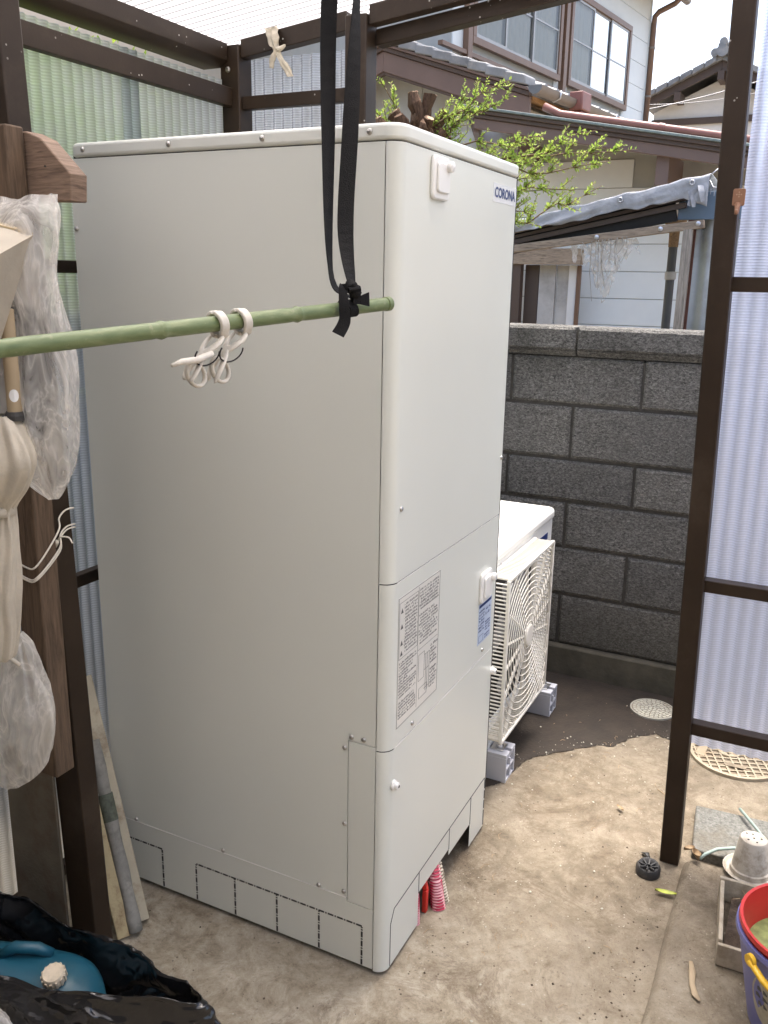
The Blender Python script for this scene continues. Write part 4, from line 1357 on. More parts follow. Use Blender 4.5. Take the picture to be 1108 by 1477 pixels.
# wooden planter box with soil
bx = thing('planter_box', 'old open wooden planter box with soil behind the bucket', 'planter', (0.48, -0.72, 0.036))
def board(pts, th, mat='box_wood'):
    b = MB(); b.prism(pts, th); return put(b, 'board', mat, bx, bevel=0.0015)
Z0, Z1 = 0.037, 0.094
board([(0.345, -0.632, Z0), (0.553, -0.614, Z0), (0.553, -0.614, Z1), (0.345, -0.632, Z1)], (0, -0.009, 0))
board([(0.342, -0.632, Z0), (0.350, -0.920, Z0), (0.350, -0.920, Z1 - 0.005), (0.342, -0.632, Z1 - 0.005)], (-0.009, 0, 0))
board([(0.555, -0.612, Z0), (0.560, -0.920, Z0), (0.560, -0.920, Z1 + 0.004), (0.555, -0.612, Z1 + 0.004)], (0.009, 0, 0))
board([(0.352, -0.912, Z0), (0.552, -0.912, Z0), (0.552, -0.912, Z1), (0.352, -0.912, Z1)], (0, -0.009, 0))
b = MB(); b.grid(lambda u, v: (0.353 + 0.20 * u, -0.908 + 0.265 * v, 0.056 + 0.012 * noise.noise(Vector((u * 7, v * 7, 2)))), 22, 22)
stuff(put(b, 'planter_soil', 'soil', bx, smooth='all', recalc=False))
for i in range(12):
    x, y = rb.uniform(0.37, 0.53), rb.uniform(-0.80, -0.66)
    a = rb.uniform(0, PI)
    b = MB().tube([(x, y, 0.075), (x + 0.03 * math.cos(a), y + 0.03 * math.sin(a), 0.080 + rb.uniform(0, .01))], [0.0015, 0.0008], 5); put(b, 'dry_stem', 'leaf_dry', bx)
# stacked buckets
BX, BY = 0.245, -0.800
def bucket(r0, r1, z0, z1, lip):
    return [(0, z0 + 0.004), (r0 - 0.003, z0 + 0.004), (r1 - 0.003, z1), (r1 + lip, z1 + 0.0005), (r1 + lip + 0.001, z1 - 0.009), (r1 + lip - 0.004, z1 - 0.010), (r1, z1 - 0.009), (r0, z0), (0, z0)]
bk = thing('blue_bucket', 'violet-blue plastic bucket with yellow handle standing beside the step edge', 'bucket', (BX, BY, 0.036))
b = MB(); b.lathe(bucket(0.095, 0.134, 0.037, 0.245, 0.004), (BX, BY, 0), 48); put(b, 'bucket_body', 'bucket_blue', bk, smooth=True)
hx = Vector((-0.42, 0.91, 0)).normalized()
pv = Vector((BX, BY, 0)) + Vector((-0.70, 0.714, 0)) * 0.140
b = MB(); b.lathe([(0.012, 0.0), (0.012, 0.008), (0, 0.008)], (0, 0, 0), 14)
b.xf(Matrix.Translation(pv + Vector((0, 0, 0.226))) @ Vector((-0.70, 0.714, 0)).to_track_quat('Z', 'Y').to_matrix().to_4x4()); put(b, 'handle_pivot', 'handle_yellow', bk, smooth=True)
hp_ = []
for i in range(15):
    a = i / 14 * PI
    ang = math.atan2(0.714, -0.70) + a
    hp_.append((BX + 0.146 * math.cos(ang), BY + 0.146 * math.sin(ang), 0.226 - 0.075 * math.sin(a)))
b = MB().tube(hp_, [0.0075] * 3 + [0.005] * 9 + [0.0075] * 3, 8, flat=0.7); put(b, 'handle', 'handle_yellow', bk, smooth='all')
b = MB()
def stick(u, v):
    ang = math.atan2(0.25, -0.97) + (u - 0.5) * 0.0
    return None
cA = math.atan2(0.58, -0.81)
N = 28
b.v.append((BX + 0.1175 * math.cos(cA), BY + 0.1175 * math.sin(cA), 0.135))
for i in range(N):
    t_ = 2 * PI * i / N
    z = 0.135 + 0.058 * math.sin(t_); a = cA + 0.30 * math.cos(t_)
    r = 0.095 + 0.039 * (z - 0.037) / 0.208 + 0.0012
    b.v.append((BX + r * math.cos(a), BY + r * math.sin(a), z))
b.v[0] = (BX + (0.095 + 0.039 * 0.47 + 0.0012) * math.cos(cA), BY + (0.095 + 0.039 * 0.47 + 0.0012) * math.sin(cA), 0.135)
for i in range(N):
    b.f.append((0, 1 + i, 1 + (i + 1) % N))
stk = put(b, 'oval_sticker', 'sticker_beige', bk, smooth='all')
b = MB()
for zz, wd in ((0.155, 0.16), (0.138, 0.20), (0.120, 0.15)):
    n0 = len(b.v)
    for i in range(9):
        a = cA - wd + 2 * wd * i / 8
        for dz in (0, 0.008 + 0.004 * math.sin(i * 2.3)):
            z = zz + dz
            r = 0.095 + 0.039 * (z - 0.037) / 0.208 + 0.0018
            b.v.append((BX + r * math.cos(a), BY + r * math.sin(a), z))
    for i in range(8):
        if i % 3 != 2:
            b.f.append((n0 + 2 * i, n0 + 2 * i + 2, n0 + 2 * i + 3, n0 + 2 * i + 1))
put(b, 'sticker_print', 'print_grey', stk, recalc=False)
rk = thing('red_bucket', 'red plastic bucket nested inside the violet-blue one', 'bucket', (BX, BY, 0.06))
b = MB(); b.lathe(bucket(0.088, 0.131, 0.050, 0.262, 0.003), (BX, BY, 0), 48); put(b, 'bucket_body', 'bucket_red', rk, smooth=True)
b = MB(); b.lathe([(0, 0.188), (0.112, 0.188), (0.1145, 0.195), (0, 0.1955)], (BX, BY, 0), 32); put(b, 'mossy_water', 'mossy_water', rk)
# rubber foot
rf = thing('rubber_stopper', 'round black ribbed rubber stopper lying on the ground beside the post', 'stopper', (0.62, -0.440, 0))
b = MB(); b.lathe([(0.030, 0.0), (0.031, 0.016), (0.026, 0.024), (0.020, 0.022), (0.014, 0.012), (0, 0.011)], (0.628, -0.440, 0), 24); b.v = [(x, y, z + (x - 0.628) * 0.15) for x, y, z in b.v]; put(b, 'foot_body', 'rubber_black', rf, smooth=True)
for k in range(8):
    a = 2 * PI * k / 8
    b = MB().beam((0.628 + 0.006 * math.cos(a), -0.440 + 0.006 * math.sin(a), 0.018), (0.628 + 0.024 * math.cos(a), -0.440 + 0.024 * math.sin(a), 0.023), 0.005, 0.008); put(b, 'rib', 'rubber_black', rf, bevel=0.001)
b = MB().tube([(0.700, -0.412, 0.004), (0.690, -0.425, 0.012), (0.678, -0.436, 0.006)], [0.003, 0.008, 0.003], 7, flat=0.4)
tag(put(b, 'rubber_scrap', 'rubber_black', smooth='all'), 'small curled black scrap at the foot of the right-hand post', 'scrap')
# fallen leaves, twigs
def leaf(c, length, width, ang, mat, label, tilt=0.1, group='fallen leaves on the yard floor', curl=0.15):
    c = Vector(c); d = Vector((math.cos(ang), math.sin(ang), 0)); s_ = Vector((-d.y, d.x, 0))
    b = MB()
    n0 = 0
    for i in range(9):
        t_ = i / 8
        w = width * math.sin(PI * t_) ** 0.7 * (1 - 0.3 * t_)
        z = 0.004 + curl * length * (t_ - 0.5) ** 2
        for k in (-1, 0, 1):
            b.v.append(tuple(c + d * length * (t_ - 0.5) + s_ * w * k / 2 + Vector((0, 0, z + abs(k) * width * (0.18 + tilt)))))
    for i in range(8):
        for k in range(2):
            b.f.append((i * 3 + k, i * 3 + k + 1, (i + 1) * 3 + k + 1, (i + 1) * 3 + k))
    return tag(put(b, 'fallen_leaf', mat, smooth='all', recalc=False), label, 'leaf', group)
leaf((0.560, -0.497, 0.003), 0.055, 0.018, math.radians(-82), 'leaf_fallen', 'yellow-green leaf lying against the step edge')
leaf((0.690, -0.545, 0.037), 0.035, 0.024, 0.6, 'leaf_dry', 'curled brown leaf right of the foot of the right-hand post', 0.5)
leaf((0.715, -0.525, 0.037), 0.03, 0.018, 2.2, 'leaf_dry', 'pale dry leaf behind the foot of the right-hand post', 0.3)
leaf((0.87, -0.318, 0.003), 0.03, 0.012, 0.9, 'leaf_dry', 'pale dry leaf on the floor in front of the outdoor unit', 0.2)
leaf((0.865, -0.452, 0.003), 0.018, 0.014, 0.3, 'cover_concrete', 'small white petal-like leaf left of the right-hand post', 0.2)
b = MB().tube([(1.03, -0.395, 0.003), (1.00, -0.43, 0.005), (0.955, -0.45, 0.003), (0.94, -0.48, 0.004)], 0.0012, 5)
tag(put(b, 'dry_twig', 'leaf_dry', smooth='all'), 'thin dry twig on the floor left of the right-hand post', 'twig')
b = MB().tube([(0.315, -0.585, 0.040), (0.285, -0.592, 0.041), (0.25, -0.596, 0.041), (0.222, -0.606, 0.040), (0.210, -0.617, 0.040)], [0.004, 0.0075, 0.006, 0.007, 0.003], 10, flat=0.28)
tag(put(b, 'peeled_stick', 'tube_tan', smooth='all'), 'short peeled tan stick lying on the raised floor', 'stick')
# grit and litter on the floor
b = MB()
rq = random.Random(5)
for i in range(700):
    if rq.random() < 0.8:
        x, y = rq.uniform(-0.5, 1.6), rq.uniform(-0.55, 0.9)
    else:
        x = rq.uniform(0.0, 0.72); y = -0.50 + abs(rq.gauss(0, 0.05))
        if y > -0.3:
            continue
    if -0.005 < x < 0.635 and -0.003 < y < 0.75:
        continue
    r = 0.0007 + 0.0028 * rq.random() ** 3
    z = 0.0
    vs = [(x + r * rq.uniform(.6, 1.3), y, z), (x, y + r * rq.uniform(.6, 1.3), z), (x - r, y, z), (x, y - r, z), (x + r * .2, y + r * .1, z + r * rq.uniform(.6, 1.2))]
    b.add(vs, [(0, 1, 4), (1, 2, 4), (2, 3, 4), (3, 0, 4)])
stuff(tag(put(b, 'floor_grit', 'soil'), 'loose dark grit and crumbs scattered over the yard floor', 'grit'))
b = MB()
for i in range(420):
    if rq.random() < 0.35:
        k = rq.randrange(4, 15); x = edge_pts[k][0] + rq.gauss(0, .03); y = edge_pts[k][1] + rq.gauss(0, .03)
    else:
        x, y = rq.uniform(-0.4, 1.6), rq.uniform(-0.5, 0.35)
    if -0.005 < x < 0.635 and y > -0.003:
        continue
    r = 0.0008 + 0.0035 * rq.random() ** 4
    b.add([(x + r * rq.uniform(.6, 1.3), y, 0.003), (x, y + r * rq.uniform(.6, 1.3), 0.003), (x - r, y, 0.003), (x, y - r, 0.003), (x + r * .2, y + r * .1, 0.003 + r * rq.uniform(.4, .9))], [(0, 1, 4), (1, 2, 4), (2, 3, 4), (3, 0, 4)])
stuff(tag(put(b, 'pale_chips', 'cover_concrete'), 'pale chips of concrete scattered over floor and damp soil', 'chips'))
b = MB()
for i in range(60):
    x, y = rq.uniform(-0.3, 1.6), rq.uniform(-0.5, 0.0)
    a = rq.uniform(0, PI); l_ = rq.uniform(0.008, 0.03)
    b.tube([(x, y, 0.002), (x + l_ * .5 * math.cos(a), y + l_ * .5 * math.sin(a), 0.004), (x + l_ * math.cos(a + .4), y + l_ * math.sin(a + .4), 0.002)], 0.0006, 4)
stuff(tag(put(b, 'plant_litter', 'leaf_dry'), 'thin dry stalks scattered over the yard floor', 'litter'))

# ------------------------------------------------------------------ old timber and clutter at the left
tp = thing('timber_post', 'old brown timber post with a cut bracket in the left foreground', 'timber post', (-0.235, 0.66, 0.43))
b = MB(); b.box(-0.315, -0.268, 0.573, 0.635, 0.49, 1.68); put(b, 'upright', 'old_wood', tp, bevel=0.003)
b = MB(); b.prism([(-0.312, 0.517, 1.674), (-0.312, 0.486, 1.662), (-0.312, 0.427, 1.607), (-0.312, 0.431, 1.566), (-0.312, 0.572, 1.570), (-0.312, 0.572, 1.674)], (0.036, 0, 0)); put(b, 'bracket', 'bracket_wood', tp, bevel=0.002)
b = MB(); b.box(-0.352, -0.3155, 0.518, 0.760, 1.562, 1.680); put(b, 'cross_timber', 'old_wood', tp, bevel=0.003)
b = MB(); b.box(-0.268, -0.243, 0.60, 0.83, 1.55, 1.65); put(b, 'cross_timber', 'old_wood', tp, bevel=0.003)
b = MB(); b.lathe([(0.002, 0), (0.002, -0.001), (0, -0.001)], (-0.312, 0.48, 1.62), 8, 'x'); put(b, 'nail_head', 'dark_inside', tp)
# rusty board below the post
b = MB(); b.prism([(-0.262, 0.640, 0.0), (-0.262, 0.79, 0.0), (-0.252, 0.80, 0.47), (-0.252, 0.658, 0.47)], (0.010, 0.004, 0))
tag(put(b, 'rusty_board', 'rusty_sheet', bevel=0.002), 'dark rusty sheet standing under the timber post', 'board')
# string round the two posts
b = MB()
for dz, dx in ((0.0, 0.0), (-0.022, 0.002), (-0.026, 0.004)):
    b.tube(smooth_path([(-0.266, 0.637, 0.955 + dz), (-0.317, 0.637, 0.945 + dz), (-0.3175, 0.60, 0.925 + dz), (-0.317, 0.571, 0.935 + dz), (-0.262, 0.572, 0.985 + dz * 1.5), (-0.243, 0.588, 1.004 + dz * 1.5), (-0.215, 0.600, 1.012 + dz * 1.5), (-0.188, 0.606, 1.01 + dz * 1.5)]), 0.0017, 6)
D_ = Vector((-0.047, -0.004, 0.0))
def D3(l): return [Vector(q) + D_ for q in l]
b.tube(smooth_path(D3([(-0.20, 0.590, 0.962), (-0.222, 0.600, 0.955), (-0.228, 0.620, 0.940), (-0.22, 0.625, 0.928), (-0.215, 0.608, 0.935), (-0.205, 0.592, 0.958), (-0.21, 0.578, 0.972), (-0.21, 0.556, 0.975), (-0.212, 0.545, 0.966)])), 0.0016, 6)
b.tube(smooth_path(D3([(-0.205, 0.592, 0.958), (-0.225, 0.600, 0.940), (-0.222, 0.612, 0.925)])), 0.0016, 6)
b.tube(smooth_path(D3([(-0.205, 0.594, 0.96), (-0.213, 0.584, 0.962), (-0.209, 0.594, 0.952)])), 0.004, 7)
tag(put(b, 'white_string', 'string_white', smooth='all'), 'white string tied in a bow round the timber post and the metal post', 'string')
# planks leaning against the back wall
def plank(a, bb, w, th, name, mat, label, cat='plank'):
    b = MB().beam(a, bb, w, th, (0.55, 0.83, 0.3)); return tag(put(b, name, mat, bevel=0.0015), label, cat)
plank((-0.112, 0.567, 0.012), (0.006, 0.815, 0.52), 0.030, 0.012, 'leaning_plank', 'cream_paint', 'long cream-painted plank leaning behind the metal post')
plank((-0.168, 0.572, 0.006), (-0.115, 0.70, 0.30), 0.030, 0.010, 'leaning_plank', 'rusty_cream', 'rust-speckled cream strip leaning beside the metal post')
b = MB()
ptsr = [Vector((-0.147, 0.556, 0.012)).lerp(Vector((-0.055, 0.74, 0.40)), i / 14) for i in range(15)]
b.tube(ptsr, [0.0155 + 0.0012 * math.sin(i * 1.7) for i in range(15)], 14)
roll_ = thing('paper_roll', 'long grey newspaper roll leaning between the cream planks', 'paper roll', (-0.147, 0.556, 0))
put(b, 'roll_body', 'newsprint', roll_, smooth='all')
b = MB().tube([ptsr[8], ptsr[10]], 0.0172, 14, cap=False); put(b, 'printed_band', 'print_green', roll_, smooth='all')

# clear bag with things inside, hung on the timber
def bag(name, rings, mat, label, seed, amp=0.012, closed_bottom=True, cat='bag', freq=9, nu=64, facet=True):
    # rings: (cx, cy, z, rx, ry)
    b = MB()
    nv = 52 if facet else 90
    nu = nu if facet else 110
    def fn(u, v):
        t_ = v * (len(rings) - 1); k = min(int(t_), len(rings) - 2); f = t_ - k
        r0, r1, r2_, r3 = rings[max(k - 1, 0)], rings[k], rings[k + 1], rings[min(k + 2, len(rings) - 1)]
        c = [0.5 * (2 * r1[i] + (r2_[i] - r0[i]) * f + (2 * r0[i] - 5 * r1[i] + 4 * r2_[i] - r3[i]) * f * f + (3 * r1[i] - r0[i] - 3 * r2_[i] + r3[i]) * f ** 3) for i in range(5)]
        a = 2 * PI * u
        fold = 1 + 0.10 * math.sin(a * 7 + seed + 2 * noise.noise(Vector((u * 3, v * 3, seed)))) + 0.06 * math.sin(a * 13 + seed * 2 + v * 5) + 0.10 * (1 - 2 * abs(noise.noise(Vector((u * 9, v * 2.6, seed))))) + 0.06 * (1 - 2 * abs(noise.noise(Vector((u * 17 + v * 6, v * 5, seed + 3)))))
        x = c[0] + c[3] * fold * math.cos(a); y = c[1] + c[4] * fold * math.sin(a); z = c[2]
        nn = noise.noise_vector(Vector((x * freq * 2, y * freq * 2, z * freq + seed)))
        if facet:
            nn = nn + noise.noise_vector(Vector((x * 60, y * 60, z * 34 + seed))) * 0.12
        return (x + nn[0] * amp, y + nn[1] * amp, z + nn[2] * amp * 0.8)
    b.grid(fn, nu, nv, cu=True)
    if facet:
        b.f = [t3 for f in b.f for t3 in ((f[0], f[1], f[2]), (f[0], f[2], f[3]))]
    return put(b, name, mat, None, smooth='all')
tag(bag('clear_bag', [(-0.362, 0.470, 1.570, 0.012, 0.050), (-0.372, 0.476, 1.535, 0.030, 0.066), (-0.378, 0.478, 1.45, 0.036, 0.062), (-0.378, 0.474, 1.33, 0.040, 0.064), (-0.378, 0.470, 1.22, 0.042, 0.062), (-0.372, 0.468, 1.15, 0.034, 0.048), (-0.366, 0.462, 1.105, 0.018, 0.026), (-0.364, 0.460, 1.085, 0.005, 0.010)], 'film_clear', '', 1.0), 'crumpled clear plastic bag hanging from the timber bracket', 'bag')
tag(bag('bag_of_rags', [(-0.372, 0.49, 1.40, 0.014, 0.022), (-0.372, 0.492, 1.36, 0.020, 0.034), (-0.372, 0.49, 1.28, 0.022, 0.034), (-0.372, 0.49, 1.22, 0.016, 0.024), (-0.372, 0.49, 1.19, 0.005, 0.008)], 'print_dark', '', 4.0, 0.01, facet=False), 'dark bundle of cloth inside the clear hanging bag', 'bundle')
# carton, one corner pointing at the viewer
ct = thing('carton', 'tilted beige carton on top of the clear hanging bag', 'carton', (-0.42, 0.60, 1.36))
P1 = (-0.40, 0.492, 1.508); 
b = MB()
v_ = [(-0.400, 0.425, 1.510), (-0.455, 0.530, 1.536), (-0.575, 0.390, 1.443), (-0.56, 0.425, 1.347), (-0.455, 0.452, 1.355), (-0.36, 0.60, 1.36), (-0.36, 0.62, 1.54)]
b.add(v_, [(0, 1, 2), (0, 2, 3, 4), (0, 4, 5, 6), (4, 3, 5)])
put(b, 'carton_body', 'cardboard', ct, solid=0.003)
b = MB(); b.add([(-0.400, 0.424, 1.512), (-0.457, 0.529, 1.538), (-0.36, 0.62, 1.552)], [(0, 1, 2)]); put(b, 'carton_flap', 'cardboard_top', ct, solid=0.003)
# tied cream sack and tube
b = bag('cream_sack', [(-0.44, 0.485, 1.235, 0.018, 0.022), (-0.44, 0.484, 1.215, 0.028, 0.040), (-0.44, 0.478, 1.165, 0.034, 0.050), (-0.44, 0.490, 1.12, 0.028, 0.040), (-0.44, 0.505, 1.085, 0.018, 0.024), (-0.44, 0.508, 1.07, 0.017, 0.023), (-0.44, 0.515, 1.02, 0.024, 0.030), (-0.44, 0.530, 0.93, 0.026, 0.032), (-0.44, 0.545, 0.82, 0.024, 0.030), (-0.44, 0.545, 0.80, 0.01, 0.012)], 'cloth_cream', '', 2.0, 0.006, facet=False)
tag(b, 'cream cloth sack gathered and tied at its waist at the left edge', 'sack')
b = MB(); b.tube([(-0.44, 0.507, 1.068), (-0.44, 0.507, 1.084)], 0.026, 18); 
tag(put(b, 'sack_tie', 'cloth_cream', smooth='all'), 'cream cloth tie wound round the waist of the sack', 'tie')
tb = thing('cardboard_tube', 'tan tube with a white oval sticker at the left edge', 'tube', (-0.35, 0.635, 1.2))
b = MB(); b.lathe([(0.0115, 1.242), (0.0115, 1.40), (0.009, 1.401), (0.009, 1.25)], (-0.43, 0.462, 0), 18); put(b, 'tube_body', 'tube_tan', tb, smooth=True)
b = MB(); b.lathe([(0.0135, 1.242), (0.016, 1.236), (0.016, 1.228), (0, 1.228)], (-0.43, 0.462, 0), 16); put(b, 'tube_cap', 'print_dark', tb)
b = MB()
for i in range(20):
    a = 2 * PI * i / 20
    an = math.atan2(-0.78, -0.62) + 0.62 * math.cos(a)
    b.v.append((-0.43 + 0.0121 * math.cos(an), 0.462 + 0.0121 * math.sin(an), 1.268 + 0.010 * math.sin(a)))
an = math.atan2(-0.78, -0.62); b.v.append((-0.43 + 0.0123 * math.cos(an), 0.462 + 0.0123 * math.sin(an), 1.268))
b.f = [(20, i, (i + 1) % 20) for i in range(20)]
put(b, 'oval_sticker', 'sticker_white', tb)
# milky lower bag
tag(bag('milky_bag', [(-0.37, 0.60, 0.82, 0.012, 0.020), (-0.37, 0.585, 0.79, 0.020, 0.034), (-0.375, 0.572, 0.73, 0.030, 0.050), (-0.375, 0.580, 0.64, 0.036, 0.058), (-0.375, 0.605, 0.56, 0.032, 0.052), (-0.375, 0.635, 0.50, 0.014, 0.026), (-0.375, 0.645, 0.485, 0.004, 0.006)], 'film_milky', '', 6.0, 0.012), 'milky plastic bag hanging low at the left edge', 'bag')
b = MB(); b.lathe([(0.0, -0.024), (0.012, -0.021), (0.021, -0.012), (0.024, 0.0), (0.021, 0.012), (0.012, 0.021), (0, 0.024)], (-0.42, 0.56, 0.86), 18)
tag(put(b, 'cream_ball', 'cloth_cream', smooth='all'), 'cream rounded lump above the milky bag at the left edge', 'ball')
b = MB().tube([(-0.45, 0.56, 0.83), (-0.42, 0.55, 0.80), (-0.40, 0.545, 0.775)], 0.0035, 8)
tag(put(b, 'thin_rod', 'string_white', smooth='all'), 'thin cream rod poking into the milky bag', 'rod')

# ------------------------------------------------------------------ black refuse bag with the teal can
rim = [(-0.40, 0.78, 0.215), (-0.372, 0.693, 0.212), (-0.362, 0.587, 0.206), (-0.356, 0.47, 0.198), (-0.358, 0.37, 0.192), (-0.366, 0.28, 0.196), (-0.376, 0.205, 0.200), (-0.385, 0.172, 0.198),
       (-0.408, 0.190, 0.202), (-0.440, 0.27, 0.201), (-0.462, 0.345, 0.198), (-0.490, 0.44, 0.197), (-0.515, 0.53, 0.203), (-0.54, 0.63, 0.212), (-0.52, 0.73, 0.212), (-0.46, 0.79, 0.218)]
NR = len(rim)
def rimp(u):
    t_ = u * NR; k = int(t_) % NR; f = t_ - int(t_)
    p0, p1, p2, p3 = (Vector(rim[(k + j - 1) % NR]) for j in range(4))
    return 0.5 * ((2 * p1) + (p2 - p0) * f + (2 * p0 - 5 * p1 + 4 * p2 - p3) * f * f + (3 * p1 - p0 - 3 * p2 + p3) * f ** 3)
cen = Vector((-0.445, 0.47, 0.0))
def bagfn(u, v):
    p_ = rimp(u)
    c2 = Vector((cen.x, cen.y, 0))
    rad = Vector((p_.x - c2.x, p_.y - c2.y, 0))
    if v < 0.35:                                        # inside, falling to the can
        f = 1 - v / 0.35
        q = c2 + rad * (1 - 0.18 * f) + Vector((0, 0, p_.z - 0.13 * f))
    else:
        f = (v - 0.35) / 0.65
        prof_ = 1 + 0.50 * math.sin(min(1, f * 1.15) * PI * 0.5) - 0.10 * f * f
        q = c2 + rad * (1 + (prof_ - 1) * min(1, 0.10 / max(rad.length, 0.06))) + Vector((0, 0, p_.z * (1 - f ** 1.3) + 0.004))
    a = 0.016 if v > 0.40 else 0.009
    n1 = noise.noise_vector(Vector((q.x * 13, q.y * 13, q.z * 13)))
    n2 = noise.noise_vector(Vector((q.x * 34, q.y * 34, q.z * 28 + 5)))
    cr = 1 - abs(noise.noise(Vector((q.x * 20 + q.z * 18, q.y * 9, q.z * 14)))) * 2.2
    cr2 = 1 - abs(noise.noise(Vector((q.x * 52, q.y * 44 + q.z * 30, q.z * 40 + 2)))) * 2.2
    q = q + rad.normalized() * (cr * 0.010 + cr2 * 0.0035) + Vector((0, 0, cr * 0.004 + cr2 * 0.001))
    w_ = 1 - noise.noise(Vector((q.x * 22 + 9, q.y * 22, q.z * 16)))
    q = q + n1 * a + n2 * a * 0.12
    q.z = max(q.z, 0.003)
    return q
b = MB().grid(bagfn, 300, 80, cu=True)
tag(put(b, 'refuse_bag', 'bag_black', smooth='all'), 'open black plastic refuse bag on the floor at the lower left', 'bag')
jug = thing('fuel_can', 'teal plastic can with a cream screw cap lying in the black bag', 'can', (-0.45, 0.5, 0.03))
b = MB()
def jf(u, v):
    a = 2 * PI * u; t_ = v
    # rounded loaf along the bag's length
    L0 = Vector((-0.400, 0.395, 0.116)); L1 = Vector((-0.50, 0.72, 0.126))
    c = L0.lerp(L1, t_)
    e = max(0.02, 1 - abs(2 * t_ - 1) ** 5)
    ca, sa = math.cos(a), math.sin(a)
    sc_ = (abs(ca) ** 3 + abs(sa) ** 3) ** (-1 / 3)
    dirv = Vector((0.96, 0.28, 0)).normalized()
    return c + dirv * (0.062 * e * ca * sc_) + Vector((0, 0, 0.055 * e * sa * sc_))
b.grid(jf, 40, 30, cu=True); put(b, 'can_body', 'jug_teal', jug, smooth='all')
b = MB().tube([(-0.46, 0.60, 0.178), (-0.448, 0.575, 0.196), (-0.425, 0.54, 0.190), (-0.41, 0.52, 0.174)], [0.010, 0.012, 0.012, 0.010], 10); put(b, 'can_handle', 'jug_teal', jug, smooth='all')
b = MB(); b.lathe([(0.021, 0.0), (0.021, 0.018), (0.0185, 0.021), (0, 0.0205)], (0, 0, 0), 28)
for k in range(14):
    a = 2 * PI * k / 14
    b.box(0.0, 0.0, 0, 0, 0, 0) if False else b.beam((0.021 * math.cos(a), 0.021 * math.sin(a), 0.001), (0.021 * math.cos(a), 0.021 * math.sin(a), 0.017), 0.004, 0.004, (math.cos(a), math.sin(a), 0))
b.xf(Matrix.Translation((-0.452, 0.468, 0.172)) @ Vector((-0.28, -0.10, 0.95)).to_track_quat('Z', 'Y').to_matrix().to_4x4())
put(b, 'screw_cap', 'cap_cream', jug, smooth=True)
tag(bag('small_clear_bag', [(-0.60, 0.50, 0.20, 0.02, 0.03), (-0.60, 0.50, 0.17, 0.05, 0.06), (-0.60, 0.50, 0.08, 0.06, 0.07), (-0.60, 0.50, 0.02, 0.05, 0.06), (-0.60, 0.5, 0.004, 0.01, 0.01)], 'film_clear', '', 9.0, 0.012), 'small crumpled clear bag in front of the black bag', 'bag')
# ------------------------------------------------------------------ pruned shrub behind the tank
sh = thing('pruned_shrub', 'hard-pruned shrub with fresh light green shoots behind the tank', 'shrub', (1.40, 0.60, 0))
rs = random.Random(17)
def wig(a, b_, n, amp, seed):
    a, b_ = Vector(a), Vector(b_)
    return [a.lerp(b_, i / n) + noise.noise_vector(Vector((seed, i * 0.45, seed * 1.7))) * amp * math.sin(PI * i / n) for i in range(n + 1)]
b = MB()
b.tube(wig((1.42, 0.60, 0), (1.36, 0.60, 1.86), 14, 0.05, 3), [0.055 - 0.012 * i / 14 for i in range(15)], 12)
put(b, 'trunk', 'stump_bark', sh, smooth='all')
b = MB(); cuts = []
for i, (e, r0, r1) in enumerate((((1.33, 0.600, 2.025), 0.032, 0.019), ((1.36, 0.555, 2.02), 0.028, 0.017), ((1.30, 0.655, 1.965), 0.030, 0.020), ((1.28, 0.700, 1.945), 0.028, 0.018), ((1.38, 0.505, 1.965), 0.030, 0.016), ((1.30, 0.525, 1.94), 0.026, 0.014), ((1.42, 0.63, 1.99), 0.028, 0.018), ((1.27, 0.62, 1.95), 0.026, 0.017), ((1.30, 0.570, 1.955), 0.022, 0.012), ((1.38, 0.66, 1.93), 0.03, 0.02), ((1.34, 0.715, 1.90), 0.024, 0.014), ((1.33, 0.490, 1.91), 0.020, 0.011))):
    pth = wig((1.36, 0.60, 1.80), e, 7, 0.030, i + 5)
    b.tube(pth, [(r0 * (1 - j / 7) + r1 * j / 7) * (1 + 0.35 * noise.noise(Vector((j * 0.9, i, 1)))) for j in range(8)], 14)
    cuts.append((pth[-1], (pth[-1] - pth[-2]).normalized(), r1))
for i in range(30):         # ragged bark knobs
    c = Vector((1.34 + rs.uniform(-.06, .06), 0.60 + rs.uniform(-.12, .12), 1.84 + rs.uniform(-.04, .07)))
    e = c + Vector((rs.uniform(-.03, .01), rs.uniform(-.03, .03), rs.uniform(-.005, .035)))
    b.tube([c, (c + e) / 2 + Vector((0, 0, .004)), e], [0.012, 0.010, 0.003], 6)
b.v = [tuple(Vector(q) + noise.noise_vector(Vector(q) * 60) * 0.006 + noise.noise_vector(Vector(q) * 24) * 0.009) for q in b.v]
put(b, 'stump', 'stump_bark', sh)
for c, d, r in cuts[:6]:
    q = MB(); q.tube([c - d * 0.002, c + d * 0.0015], [r * 0.92, r * 0.86], 10); put(q, 'cut_face', 'stump_cut', sh)
